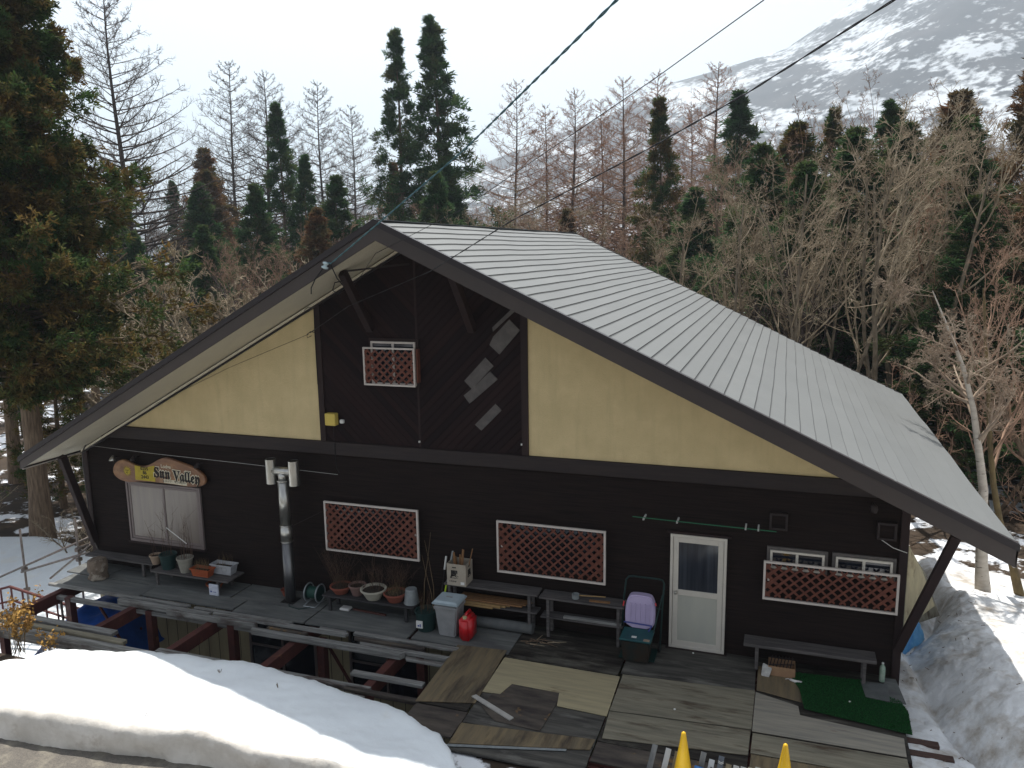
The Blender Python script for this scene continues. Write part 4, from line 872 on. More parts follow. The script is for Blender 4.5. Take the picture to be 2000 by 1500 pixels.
# carton
c=empty('cardboard_carton',(-3.64,-.30,.76),'open cardboard carton with black brush lettering holding wooden sticks','carton')
m=MB(); x0,x1,y0,y1,z0,z1=-3.86,-3.50,-.46,-.14,.762,1.16
m.box(x0,x1,y0,y0+.006,z0,z1).box(x0,x1,y1-.006,y1,z0,z1-.0).box(x0,x0+.006,y0+.006,y1-.006,z0,z1).box(x1-.006,x1,y0+.006,y1-.006,z0,z1).box(x0+.006,x1-.006,y0+.006,y1-.006,z0,z0+.006).build('box_body',card,c)
text('一',-3.72,1.09,.07,ink,c,'lettering',y=y0-.001,off=.006); text('風',-3.72,.96,.16,ink,c,'lettering',y=y0-.001,off=.006)
text('いちかぜ',-3.75,.835,.035,ink,c,'small_lettering',y=y0-.001,off=.001)
pm=Matrix.Rotation(PI/2,4,'Z')@Matrix.Rotation(PI/2,4,'X')
text('一',x1+.001,-.30,.0,ink,c) if False else None
for t,z_,sz in (('一',1.09,.07),('風',.96,.15)):
    cu=text(t,x1+.002,z_,sz,ink,c,'side_lettering',y=-.30,plane=pm,off=.005)
MB().box(-3.60,-3.53,y0-.002,y0-.0002,.79,.84).build('white_label',whp,c)
st=MB()
s_=empty('kindling_sticks',(-3.68,-.3,.78),'wooden sticks and a bamboo piece standing in the lettered carton','sticks')
for a,bq,wd in (((-3.72,-.38,.78),(-3.76,-.36,1.34),.05),((-3.66,-.30,.78),(-3.63,-.24,1.36),.06),((-3.70,-.26,.78),(-3.69,-.24,1.26),.045),((-3.58,-.3,.78),(-3.44,-.26,1.40),.05),((-3.76,-.22,.78),(-3.80,-.2,1.2),.05)):
    MB().bar(a,bq,wd,.022,taper=.8).build('stick',mvar(kind,int(wd*100)),s_,bevel=.003)
# trekking poles
for k,(a,bq,mt,lb) in enumerate((((-4.02,-.52,.02),(-3.84,-.22,1.30),galv,'silver trekking pole leaning on the wall beside the carton'),((-4.05,-.50,.02),(-4.0,-.16,1.16),ink,'black trekking pole with a pale grip left of the carton'))):
    t=empty('trekking_pole',a,lb,'trekking pole'); a=Vector(a);bq=Vector(bq)
    MB().tube([a,a.lerp(bq,.8)],.009,8).build('shaft',mt,t); MB().tube([a.lerp(bq,.8),bq],.018,8).build('grip',whp if k else galv,t)
    MB().tube([a.lerp(bq,.42),a.lerp(bq,.56)],.016,8).build('clamp',mat('lime plastic',(.40,.55,.03),rough=.5) if not k else trimd,t); MB().lathe(a.lerp(bq,.06),[(.001,0),(.04,.005),(.001,.01)],12).build('basket',trimd,t)
# lumber pile on the lower shelf
t=empty('timber_bundle',(-2.95,-.3,.42),'bundle of fresh yellow timber strips under the dark bench','timber')
for k in range(7):
    x1_=-2.55-.07*k+random.uniform(-.05,.05); yy=-.14-.052*k; MB().box(-3.75,x1_,yy-.024,yy+.024,.421,.455+.012*(k%2)).build('timber_strip',mvar(lum,k),t,bevel=.002)
for k in range(4): MB().box(-3.7,-2.35-.05*k,-.16-.07*k,-.10-.07*k,.47,.495).build('timber_strip',mvar(kind,k),t,bevel=.002)
o=MB().tube([(-3.85,-.36,.10),(-2.30,-.36,.10)],.095,20).build('roll',tubem); at_base(o); o.data.polygons.foreach_set('use_smooth',[len(p.vertices)==4 for p in o.data.polygons]); tag(o,'dark grey roll lying on the deck under the two level bench','roll')
o=MB().box(-1.75,-.75,-.38,-.30,.382,.42).build('plank_offcut',mvar(greyw,70),bevel=.003); at_base(o); tag(o,'pale plank lying on the lower shelf of the ladle bench','plank')
# ladle
l=empty('ladle',(-1.45,-.25,.74),'bamboo handled ladle lying on top of the grey bench','ladle')
MB().lathe((-1.55,-.30,.74),[(.055,0),(.062,.01),(.065,.085),(.058,.085),(.055,.015),(.001,.012)],18).build('cup',galv,l); MB().tube([(-1.49,-.29,.80),(-1.05,-.22,.80)],.010,6).build('handle',lum,l)
o=MB().bar((-1.3,-.34,.755),(-.95,-.32,.755),.06,.02).build('wood_chip',kind,bevel=.003); at_base(o); tag(o,'reddish wood slat on the grey bench beside the ladle handle','slat')
# hand truck with box and tub
h=empty('hand_truck',(-.42,-.45,0),'dark green tubular hand truck leaning left of the door','hand truck')
MB().tube([(-.76,-.35,.03),(-.72,-.28,.9),(-.70,-.22,1.16),(-.66,-.21,1.215),(-.60,-.205,1.225),(-.16,-.205,1.225),(-.10,-.21,1.215),(-.07,-.22,1.16),(-.08,-.28,.9),(-.11,-.35,.03)],.014,8).build('frame_tube',pole_d:=mat('dark green tube',(.012,.035,.033),rough=.45),h,smooth=True)
MB().tube([(-.09,-.26,.98),(-.22,-.62,.25)],.011,6).build('side_strut',pole_d,h); MB().tube([(-.73,-.3,.75),(-.10,-.3,.75)],.011,6).build('cross_bar',pole_d,h)
MB().box(-.72,-.14,-.72,-.30,.02,.035).build('toe_plate',pole_d,h)
for x in (-.74,-.12): MB().lathe((x,-.30,.08),[(.08,-.02),(.08,.02)],18,tilt=Matrix.Rotation(PI/2,3,'Y')).build('wheel',ink,h)
b=empty('green_crate',(-.43,-.62,.035),'dark green plastic crate with a teal lid standing on the hand truck','crate')
taper(MB(),-.43,-.66,.04,.20,.17,.235,.20,.36).build('crate_body',mat('dark crate',(.012,.02,.02),(.03,.018,.012),.6,4),b,bevel=.015,seg=2)
m=taper(MB(),-.43,-.66,.402,.25,.215,.25,.215,.035); m.build('lid',teal,b,bevel=.008); MB().box(-.50,-.42,-.80,-.74,.438,.441).build('white_mark',whp,b); MB().prism([(-.30,-.87,.4385),(-.20,-.87,.4385),(-.20,-.80,.4385),(-.30,-.80,.4385)],(0,0,.003)).build('price_label',tan,b)
t=empty('plastic_tub',(-.43,-.42,.44),'lilac ribbed plastic tub standing upright behind the green crate','tub')
pr=[(-.66,.44),(-.675,.66),(-.665,.84),(-.62,.955),(-.55,.985),(-.31,.985),(-.24,.955),(-.195,.84),(-.185,.66),(-.20,.44)]
MB().prism([(x,-.47-(z-.44)*-.12,z) for x,z in smooth_loop(pr,1)],(0,.16,0)).build('tub_body',lilac,t,bevel=.02,seg=3,smooth=False)
for x in (-.58,-.50,-.42,-.34,-.27): MB().bar((x,-.478,.50),(x,-.435,.86),.012,.012).build('rib',lilac,t)
MB().bar((-.68,-.50,.545),(-.22,-.50,.53),.01,.018).bar((-.22,-.50,.53),(-.27,-.53,.44),.01,.018).build('strap',inkb,t)
MB().tube([(-.69,-.44,.88),(-.70,-.46,.80)],.012,6).build('red_handle',red,t); MB().tube([(-.18,-.42,.90),(-.165,-.44,.86)],.012,6).build('red_handle',red,t)
# under right bench
c=empty('open_carton',(1.78,-.42,0),'low open brown carton with paper under the right bench','carton')
m=MB(); x0,x1,y0,y1,z0,z1=1.60,2.0,-.55,-.28,.014,.17
m.box(x0,x1,y0,y0+.006,z0,z1).box(x0,x1,y1-.006,y1,z0,z1).box(x0,x0+.006,y0+.006,y1-.006,z0,z1).box(x1-.006,x1,y0+.006,y1-.006,z0,z1).box(x0+.006,x1-.006,y0+.006,y1-.006,z0,z0+.006).build('box_body',cardb,c)
m=MB()
for k in range(7): m.bar((1.62+.05*k,-.53,.15),(1.66+.05*k,-.3,.23),.012,.01)
m.bar((1.6,-.50,.16),(1.98,-.45,.19),.012,.012).bar((1.6,-.34,.21),(1.98,-.33,.22),.012,.012); m.build('plastic_grid',trimd,c)
o=MB().prism([(1.50,-.60,.0),(1.62,-.62,.0),(1.66,-.57,.13),(1.52,-.54,.17)],(0,.04,.02)).build('paper_scrap',mat('crumpled paper',(.45,.45,.43),(.3,.3,.29),.8,20),bevel=.01); at_base(o); tag(o,'crumpled white paper beside the brown carton','paper scrap')
o=MB().tube([(1.93,-.62,.03),(2.0,-.66,.035),(2.1,-.64,.03)],[.018,.022,.012],8).tube([(1.93,-.62,.03),(1.9,-.58,.02),(1.86,-.60,.015)],.006,5).build('cloth_scrap',whp,smooth=True); at_base(o); tag(o,'small white plastic scrap on the stained board before the right bench','scrap')
b=empty('plastic_bottle',(3.25,-.25,.026),'clear green tinted plastic bottle standing at the right corner post','bottle')
MB().lathe((3.25,-.25,.026),[(.035,0),(.042,.01),(.042,.20),(.038,.24),(.016,.275),(.014,.29)],16).build('bottle_body',mat('bottle',(.35,.42,.36),(.20,.30,.22),.25,12),b,smooth=True); MB().lathe((3.25,-.25,.318),[(.017,-.002),(.017,.018)],12).build('cap',whp,b)
for (x,y,lb) in ((.42,-.20,'tiny white scrap on the deck by the door sill'),(.35,-1.95+.0,'tiny white pebble on the greyish plywood'),(2.75,-1.0,'tiny white bit lying on the green turf')):
    o=MB().lathe((x,y,.028 if x>2 else (.018 if y<-1 else .001)),[(.012,0),(.018,.008),(.010,.016)],7).build('litter',whp); at_base(o); tag(o,lb,'litter')
# torn sticks on the dark boards
t=empty('broken_sticks',(-1.95,-.62,0),'small pile of broken splintered sticks on the wet boards under the two level bench','sticks')
for k in range(14):
    a=random.uniform(-.4,1.9);x=-2.05+random.uniform(-.2,.25);y=-.62+random.uniform(-.16,.16);l=random.uniform(.12,.38)
    MB().bar((x-cos(a)*l/2,y-sin(a)*l/2,.006+.006*k*.5),(x+cos(a)*l/2,y+sin(a)*l/2,.014+.006*k*.5),.016,.010,taper=.4).build('stick',barkl if k%3==0 else bark,t)
# ================================================================== FRONT ROW: SKIS, CONES
sk=[(.30,.42,.20,'grey'),(.47,.40,.19,'white'),(.585,.38,.17,'wood'),(.675,.40,.16,'wood2'),(.90,.44,.16,'grey'),(1.00,.36,.15,'letter'),(1.115,.43,.13,'dark'),(1.20,.34,.11,'wood'),(1.29,.34,.10,'letterb'),(1.375,.34,.09,'letterb'),(1.46,.35,.08,'wood2'),(1.545,.37,.08,'letterb'),(1.63,.33,.07,'wood'),(1.71,.33,.05,'wood2'),(1.79,.33,.03,'dark'),(1.87,.33,.02,'dark'),(2.16,.38,.0,'pinkish'),(2.25,.37,-.01,'grey')]
skm={'grey':mat('grey ski top',(.20,.205,.205),(.12,.125,.13),.6,14,(1,1,.3)),'white':mat('white ski',(.48,.49,.50),(.38,.39,.40),.5,5),'wood':mat('wood ski base',(.24,.20,.13),(.16,.13,.085),.7,9,(2,1,.5)),'wood2':mat('pale wood ski base',(.38,.35,.26),(.29,.26,.19),.7,9,(2,1,.5)),'letter':mat('white ski print',(.42,.44,.46),rough=.5),'dark':mat('slate ski',(.12,.14,.165),(.08,.09,.11),.5,8),'letterb':mat('cream ski',(.45,.45,.43),(.38,.38,.37),.5,6),'pinkish':mat('pinkish ski',(.20,.17,.165),(.14,.12,.12),.6,6)}
adj={'grey':'grey speckled','white':'plain white','wood':'brown wooden','wood2':'pale wooden','letter':'white printed','dark':'slate blue','letterb':'cream ski with blue script','pinkish':'dull pinkish'}
place=['leftmost in the row','second from the left in the row','third from the left, before the left cone','just left of the left cone','first right of the left cone','right of the first grey ski','with its top above the neighbours','just right of the tallest slate ski','left one of the first cream pair','right one of the first cream pair','between the cream skis','last cream one before the plain wood','brown one between cream and pale wood','left of the two slate skis by the right cone','first of the slate pair','second of the slate pair, by the right cone','first right of the right cone','rightmost in the row']
for i,(x,zt,tl,kd) in enumerate(sk):
    y=-3.45; zb=-.55
    nm=empty('ski',(x-tl*(zt-zb),y-.22,zb),('old %s ski, %s'%(adj[kd],place[i])).replace('old cream ski','old cream ski'),'ski','old skis standing in a row along the deck edge')
    a=Vector((x-tl*(zt-zb)*1.0,y-.22,zb));b_=Vector((x,y,zt)); wd=.068
    MB().bar(a,b_,wd,.016,up=(0,-1,0)).build('ski_body',skm[kd],nm,bevel=.003)
    d=(b_-a).normalized(); q=b_-d*.10; ang=math.atan2(d.x,d.z)
    if kd in('letterb','letter'):
        e=text('Junior' if kd=='letterb' else 'Race',q.x-.0,q.z-.03,.052,inkb if kd=='letterb' else ink,nm,'lettering',y=q.y-.013,rotz=ang-PI/2,off=.001,depth=.001)
    if kd=='dark': 
        for s_ in (0,.02): MB().prism([(q.x-.03+d.x*.05,q.y-.011,q.z+.05-s_),(q.x+d.x*.05,q.y-.011,q.z+.035-s_),(q.x+.03+d.x*.05,q.y-.011,q.z+.05-s_),(q.x+.03+d.x*.05,q.y-.011,q.z+.042-s_),(q.x+d.x*.05,q.y-.011,q.z+.027-s_),(q.x-.03+d.x*.05,q.y-.011,q.z+.042-s_)],(0,.002,0)).build('chevron_mark',whp,nm)
for x,y,lb in ((.66,-3.55,'left one of two tall yellow cones at the deck front'),(1.845,-3.42,'right one of two tall yellow cones at the deck front')):
    c=empty('traffic_cone',(x,y,-.02),lb,'traffic cone','yellow cones before the deck')
    MB().lathe((x,y,-.02),[(.145,.03),(.135,.06),(.032,.70),(.026,.735),(.012,.75),(.001,.752)],24).build('cone_body',conem,c,smooth=True)
    MB().box(x-.19,x+.19,y-.19,y+.19,-.02,.012).build('base_plate',conem,c,bevel=.01)
o=MB().prism([(.78,-3.62,.10),(.98,-3.62,.12),(.93,-3.55,.30),(.80,-3.55,.32)],(0,-.03,.0)).build('blue_bag',mat('blue plastic bag',(.02,.11,.33),(.10,.22,.45),.4,12),bevel=.01); at_base(o); tag(o,'scrap of blue plastic between the left cone and the skis','bag')
# ================================================================== RIGHT SIDE
for (pts,lb,mt) in (([(3.70,1.3,.2),(4.32,2.3,.25),(4.12,2.5,.80),(3.72,1.45,1.62)],'tall tan plywood leaning on the right wall of the lodge',mvar(plyt,7)),([(3.85,2.4,-.3),(4.62,3.4,-.4),(4.35,3.7,.35),(3.78,2.9,1.25)],'second plywood sheet leaning behind the first beside the right wall',mvar(plyg,17))):
    o=MB().prism(pts,(.03,-.01,.01)).build('leaning_plywood',mt,bevel=.002); at_base(o); tag(o,lb,'plywood sheet','plywood leaning on the right wall')
n=34; X,Z=np.meshgrid(np.linspace(0,1,n),np.linspace(0,1,n))
tx=3.57+.62*X*(1-.35*Z)+.10*(1-Z); ty=1.15+1.5*X; tz=-.30-.25*X+(1.45-.75*X)*Z
V=np.stack([(tx+.06*fbm(X*3,Z*3,2.2,55)).ravel(),(ty+.08*fbm(X*3,Z*3,2.6,57)).ravel(),(tz+.06*fbm(X*3,Z*3,4,56)).ravel()],1)
i=(np.arange(n-1)[:,None]*n+np.arange(n-1)[None,:]).ravel(); F=np.stack([i,i+1,i+n+1,i+n],1)
o=fastmesh('blue_tarp',V,F,tarpl,smooth=True); at_base(o); tag(o,'light blue tarp heaped against the right wall under the plywood','tarp')
# ================================================================== LEFT SIDE: SCAFFOLD, STAIR RAIL, TARPS
s=empty('scaffold_railing',(-14,0,-2.3),'galvanised scaffold pipe railing standing in the snow left of the deck','scaffolding')
def pp(a,b,nm='pipe',r=.0245): MB().tube([a,b],r,8).build(nm,pipe,s,smooth=True)
verts_=[((-13.0,0,-2.4),(-13.0,0,.92)),((-14.70,0,-2.5),(-14.70,0,.50)),((-12.85,2.0,-2.2),(-12.85,2.0,.55)),((-12.05,-1.35,-2.5),(-12.05,-1.35,-.20))]
for a,b in verts_: pp(a,b,'upright')
pp((-16.4,-.06,-1.15),(-12.6,.10,.55)); pp((-14.75,-.05,-.52),(-12.6,-.05,.22)); pp((-14.0,.05,-.62),(-12.7,.05,.32))
pp((-13.0,-.06,.25),(-12.85,2.0,.20))
for p_ in ((-13.0,0,.20),(-13.0,0,-.02),(-14.70,0,-.45),(-14.70,0,-.95),(-12.85,2,.2)):
    MB().box(p_[0]-.05,p_[0]+.05,p_[1]-.06,p_[1]+.05,p_[2]-.04,p_[2]+.04).build('clamp',pipe,s,bevel=.008)
r=empty('stair_railing',(-11.9,-1.9,-2.5),'red oxide steel stair railing going down beside the pit','railing')
def rp(a,b,nm='bar',w=.035): MB().bar(a,b,w,w).build(nm,redr,r)
rp((-15.6,-.6,-.98),(-14.45,-.6,-.60),'handrail',.045); rp((-14.45,-.6,-.60),(-10.9,-.5,-1.12),'handrail',.045); rp((-14.4,-.6,-.92),(-10.9,-.5,-1.44),'lower_rail'); rp((-15.6,-.6,-1.30),(-14.4,-.6,-.92),'lower_rail')
for k in range(14):
    x=-15.4+.33*k; zt=(-.98+(x+15.6)*.33) if x<-14.45 else -.60-(x+14.45)*.146; rp((x,-.6,zt-.02),(x,-.6,zt-1.25),'baluster',.028)
def cloth(name,x0,x1,y0,y1,zf,seed,mt,lb,nn=26):
    X,Y=np.meshgrid(np.linspace(x0,x1,nn),np.linspace(y0,y1,nn)); Z=zf(X,Y)+.09*fbm(X,Y,3.2,seed)+.04*fbm(X,Y,9,seed+1,4)
    i=(np.arange(nn-1)[:,None]*nn+np.arange(nn-1)[None,:]).ravel(); F=np.stack([i,i+1,i+nn+1,i+nn],1)
    o=fastmesh(name,np.stack([X.ravel(),Y.ravel(),Z.ravel()],1),F,mt,smooth=True); at_base(o); tag(o,lb,'tarp'); return o
cloth('blue_tarp',-13.0,-10.7,-1.75,-.1,lambda X,Y:-.62-.85*sstep(-11.9,-12.9,X)-.25*sstep(-1.0,-1.7,Y)-.9*sstep(-11.1,-10.75,X),61,tarp,'deep blue tarp over a stack under the left end of the deck')
cloth('blue_tarp',-12.4,-10.6,-3.15,-1.8,lambda X,Y:-1.25-.35*sstep(-11.8,-12.4,X)-.2*sstep(-2.6,-3.1,Y),63,tarp,'crumpled blue tarp on the ground in the pit before the deck')
o=MB().box(-12.8,-11.2,.3,.42,-2.4,-1.2).build('board_stack',mvar(plyb,21)); at_base(o); tag(o,'brown board standing behind the blue tarp','board')
# dry plant with yellow leaves at lower left
for (x,y,z,h,n_,lb,sd) in ((-10.75,-3.35,-.2,1.0,26,'dry shrub with curled yellow leaves at the left edge above the snow bank',1),(-10.15,-3.25,-.3,.55,10,'small dry weed with brown heads beside the front plank',2)):
    p=empty('dry_shrub',(x,y,z),lb,'shrub'); rr=np.random.default_rng(sd); m=MB(); LV=[];LF=[];LA=[]
    for k in range(n_):
        a=rr.uniform(0,6.28); sp=rr.uniform(.1,.6); hh=h*rr.uniform(.5,1.1); e=Vector((x+cos(a)*sp*hh+ .15*hh,y+sin(a)*sp*hh*.7+.25*hh*rr.uniform(0,1),z+hh)); b0=Vector((x+rr.uniform(-.12,.12),y+rr.uniform(-.1,.1),z)); mid_=b0.lerp(e,.55)+Vector((0,0,.12*hh))
        m.tube([b0,mid_,e],[.005,.004,.002],4,cap=False)
        for q in range(int(26 if sd==1 else 10)):
            t=rr.uniform(.6,1.02); c0=mid_.lerp(e,(t-.5)/.5)+Vector(rr.normal(0,.035,3)); l=rr.uniform(.02,.045); u=Vector(rr.normal(0,1,3)).normalized(); v_=u.cross(Vector(rr.normal(0,1,3))).normalized(); nb=len(LV)
            for pnt in (c0-u*l,c0+v_*l*.6,c0+u*l,c0-v_*l*.6): LV.append(tuple(pnt-Vector((x,y,z))))
            LF.append((nb,nb+1,nb+2,nb+3)); LA.append(rr.random())
    m.build('stems',twigy,p); fastmesh('leaves',LV,LF,yleaf,p,LA)['kind']='stuff'
m=MB()
for (x,y,z) in ((-6.2,-3.65,.38),(-5.1,-3.75,.39),(-6.4,-4.9,.36)):
    for k in range(4): m.bar((x,y,z),(x+random.uniform(-.04,.04),y+random.uniform(-.04,.04),z+.07),.006,.006)
tag(m.build('snow_twigs',bark),'little dark sprigs poking out of the shaded snow bank','twigs',kind='stuff')
# ================================================================== WIRES
def wire(name,pts,r,mt,lb,twist=0,sub=None):
    w_=empty(name,pts[0],lb,'cable'); 
    P=[Vector(p) for p in pts]
    if twist:
        for ph in (0,PI):
            q=[]; L=0
            for i in range(len(P)-1):
                seg=(P[i+1]-P[i]).length; n_=max(2,int(seg/.035)); d=(P[i+1]-P[i]).normalized(); a=d.cross(Vector((0,0,1))).normalized(); b_=a.cross(d)
                for k in range(n_): t=k/n_; s_=(L+seg*t)*twist+ph; q.append(P[i].lerp(P[i+1],t)+a*(r*1.0*cos(s_))+b_*(r*1.0*sin(s_)))
                L+=seg
            MB().tube(q,r,5,cap=False).build('strand',mt,w_,smooth=True)
    else: MB().tube(P,r,6).build('strand',mt,w_,smooth=True)
    return w_
def sag(a,b,s_,n=14): a=Vector(a);b=Vector(b); return [a.lerp(b,t)+Vector((0,0,-s_*4*t*(1-t))) for t in np.linspace(0,1,n)]
I0=Vector((-5.30,-1.46,6.42))
WIRES=True
wire('overhead_cable',[(-5.36,-1.42,6.46),(-5.25,-1.5,6.44),(-3.87,-2.39,7.02),(-1.84,-4.03,7.75),(.47,-6.95,8.26),(2.6,-9.9,8.9),(4.2,-12.2,9.5)],.0062,cabt,'thick twisted cable rising from the insulator at the gable to the top of the photo',twist=14)
wire('overhead_cable',[(-6.60,-.15,5.60),(-5.55,-.30,6.03),(-4.60,-1.20,6.59),(-2.60,-2.45,7.15),(.55,-5.81,7.96),(1.42,-6.82,8.19),(3.2,-9.4,8.9)],.004,cab,'thin single cable, the middle one of the three crossing the sky')
wire('overhead_cable',[(-6.6,-.15,5.17),(-5.3,-.95,5.72),(-3.42,-1.71,6.31),(-1.77,-2.67,6.99),(.25,-4.2,7.61),(1.27,-5.5,7.85),(2.21,-6.82,8.11),(4.0,-9.4,9.0)],.0046,cab,'wavy twisted black cable on the right, crossing the roof and the mountain',twist=9)
wire('overhead_cable',[(-6.62,-.15,5.15),(-8.5,-.12,4.45),(-10.2,-.10,3.72),(-11.5,-.08,3.14)],.004,cab,'thin wire running down across the left cream plaster panel')
wire('overhead_cable',[(-12.3,-.11,2.66),(-10.5,-.11,2.60),(-8.5,-.11,2.56),(-6.2,-.11,2.50)],.003,whp,'thin pale wire strung level above the sign under the belt beam')
o=empty('insulator',(-5.40,-1.45,6.42),'pale blue porcelain insulator hanging from the gable edge beside the cable','insulator')
MB().lathe((-5.40,-1.45,6.36),[(.03,0),(.055,.01),(.055,.03),(.03,.04),(.03,.07),(.05,.08),(.05,.10),(.025,.11)],14,tilt=Matrix.Rotation(R(20),3,'Y')).build('insulator_body',porc,o,smooth=True)
MB().tube([(-5.43,-1.44,6.37),(-5.6,-1.42,6.2),(-5.7,-1.40,6.05),(-5.72,-1.38,5.95)],.010,5).tube([(-5.28,-1.45,6.42),(-5.27,-1.3,6.2),(-5.33,-1.0,6.05),(-5.42,-1.05,5.92),(-5.52,-1.05,6.0),(-5.50,-1.0,6.12),(-5.35,-.95,6.15)],.010,5).build('drop_wire',cab,o)
MB().bar((-5.40,-.84,6.30),(-4.55,-.12,6.40),.02,.03).build('tie_rod',trimd,house)
# ================================================================== TREES
def nrm(a): return a/np.maximum(np.linalg.norm(a,axis=-1,keepdims=True),1e-9)
def tubes(P,Rr,n):
    """P (N,S,3) paths, Rr (N,S) radii -> verts, quads"""
    N,S,_=P.shape
    T=np.empty_like(P); T[:,1:-1]=P[:,2:]-P[:,:-2]; T[:,0]=P[:,1]-P[:,0]; T[:,-1]=P[:,-1]-P[:,-2]; T=nrm(T)
    ref=np.where(np.abs(T[:,0,2:3])<.9,np.array([[0,0,1.]]),np.array([[1.,0,0]]))[:,None,:]
    A=nrm(np.cross(T,np.broadcast_to(ref,T.shape))); B=np.cross(T,A)
    t=2*PI*np.arange(n)/n
    V=P[:,:,None,:]+Rr[:,:,None,None]*(A[:,:,None,:]*np.cos(t)[None,None,:,None]+B[:,:,None,:]*np.sin(t)[None,None,:,None])
    base=(np.arange(N)*S*n)[:,None,None]; s=(np.arange(S-1)*n)[None,:,None]; k=np.arange(n)[None,None,:]; k2=(k+1)%n
    F=np.stack(np.broadcast_arrays(base+s+k,base+s+k2,base+s+n+k2,base+s+n+k),-1).reshape(-1,4)
    return V.reshape(-1,3),F
class Acc:
    def __init__(s): s.V=[];s.F=[];s.n=0;s.A=[]
    def add(s,V,F,A=None): s.V.append(V);s.F.append(F+s.n);s.n+=len(V); s.A.append(A if A is not None else np.zeros(len(F))); return s
    def mesh(s,name,m,attr=False):
        o=fastmesh(name,np.concatenate(s.V),np.concatenate(s.F),m,None,np.concatenate(s.A) if attr else None); me=o.data; bpy.data.objects.remove(o); return me
def at(P,t):
    """point and tangent on each path, t in 0..1; P (N,S,3), t (N,)"""
    N,S,_=P.shape; f=np.clip(t,0,.9999)*(S-1); i=f.astype(int); u=(f-i)[:,None]; a=P[np.arange(N),i]; b=P[np.arange(N),i+1]
    return a*(1-u)+b*u,nrm(b-a)
def grow(P,Rr,k,ang,ratio,up,wander,S,rng,tmin=.25,rr=.55,L=None,sag=0,rmin=.004,tipl=.45):
    """k children on every path"""
    N=len(P); idx=np.repeat(np.arange(N),k); t=rng.uniform(tmin,1,N*k)**.85
    p,T=at(P[idx],t); Ln=np.linalg.norm(P[idx][:,-1]-P[idx][:,0],axis=1)
    rad=Rr[idx,0]*(1-t)+Rr[idx,-1]*t
    q=nrm(rng.normal(0,1,p.shape)); q=nrm(q-(q*T).sum(1,keepdims=True)*T)
    a=np.radians(rng.normal(ang,ang*.22,N*k))[:,None]
    d=nrm(T*np.cos(a)+q*np.sin(a)); l=Ln*ratio*rng.uniform(.65,1.25,N*k)*(1-(1-tipl)*t)
    C=np.empty((N*k,S,3)); C[:,0]=p; 
    for s in range(1,S):
        d=nrm(d+np.array([0,0,up])/S+rng.normal(0,wander,d.shape)+np.array([0,0,-sag])/S); C[:,s]=C[:,s-1]+d*(l/(S-1))[:,None]
    r0=np.maximum(rad*rr,rmin); Q=r0[:,None]*np.linspace(1,.35,S)[None,:]
    return C,Q
def decid(seed,h,stems=1,spread=.25,levels=((7,38,.62,.5),(6,42,.6,.35),(6,45,.6,.3),(5,48,.62,.2)),r0=.16,tmin=.3,wander=.10,lean=(0,0),twr=.0055,n0=8,base=.25):
    rg=np.random.default_rng(seed); S=9; P=np.empty((stems,S,3)); 
    for i in range(stems):
        a=2*PI*i/stems+rg.uniform(-.5,.5); d=np.array([cos(a)*spread*(stems>1)+lean[0],sin(a)*spread*(stems>1)+lean[1],1.]); d/=np.linalg.norm(d)
        p=np.array([cos(a),sin(a),0])*base*(stems>1); P[i,0]=p
        for s in range(1,S): d=d+rg.normal(0,.075,3)+np.array([0,0,.04]); d/=np.linalg.norm(d); P[i,s]=P[i,s-1]+d*h*.72*(rg.uniform(.85,1.1))/(S-1)
    Rr=r0*np.linspace(1,.28 if stems>1 else .07,S)[None,:]*rg.uniform(.8,1.1,(stems,1)); Rr[:,0]*=1.25
    A=Acc(); A.add(*tubes(P,Rr,n0)); tr=A.mesh('trunk',None); A=Acc()
    for li,(k,ang,ratio,up) in enumerate(levels):
        P,Rr=grow(P,Rr,k,ang,ratio,up,wander*(1+.3*li),6 if li<2 else (4 if li<3 else 3),rg,tmin=tmin if li==0 else .15,rr=.52 if li<2 else .6,rmin=twr)
        A.add(*tubes(P,Rr,5 if li==0 else (4 if li==1 else 3)))
    return tr,A.mesh('crown',None)
def larch(seed,h,rad,nb=120,r0=.2,bottom=.22,tw=12,drop=0,den=1.):
    rg=np.random.default_rng(seed); S=14; z=np.linspace(0,h,S); P=np.stack([.12*np.sin(z*.35+seed),.12*np.cos(z*.3+seed*2),z],1)[None]; Rr=(r0*np.linspace(1,.07,S)**1.0)[None]
    A=Acc(); A.add(*tubes(P,Rr,8)); tr=A.mesh('trunk',None)
    A=Acc(); t=np.linspace(bottom,.985,nb)+rg.uniform(-.008,.008,nb); p,_=at(np.repeat(P,nb,0),t)
    az=np.cumsum(rg.uniform(1.9,2.9,nb)); u=(t-bottom)/(1-bottom)
    L=rad*(np.minimum(1,(1-u)**.72*1.12))*rg.uniform(.72,1.12,nb)*np.where(u<.15,.75+u*1.6,1)+.25
    d=np.stack([np.cos(az),np.sin(az),-.12+.5*u],1); d=nrm(d); SB=7; B=np.empty((nb,SB,3)); B[:,0]=p
    for s in range(1,SB): d=nrm(d+np.array([0,0,.085])+rg.normal(0,.045,d.shape)); B[:,s]=B[:,s-1]+d*(L/(SB-1))[:,None]
    br=np.maximum(r0*.40*(1-t)*1.2,.022)[:,None]*np.linspace(1,.3,SB)[None]
    A.add(*tubes(B,br,4)); tr2=A
    C,Q=grow(B,br,tw,50,.20,.45,.14,4,rg,tmin=.12,rr=.5,rmin=.0125,tipl=.8); A.add(*tubes(C,Q,3))
    T2=Acc()
    D,Q2=grow(C,Q,int(5*den),48,.62,.2,.2,3,rg,tmin=.1,rr=.6,rmin=.008); T2.add(*tubes(D,Q2,3))
    return tr,A.mesh('branches',None),T2.mesh('twigs',None)
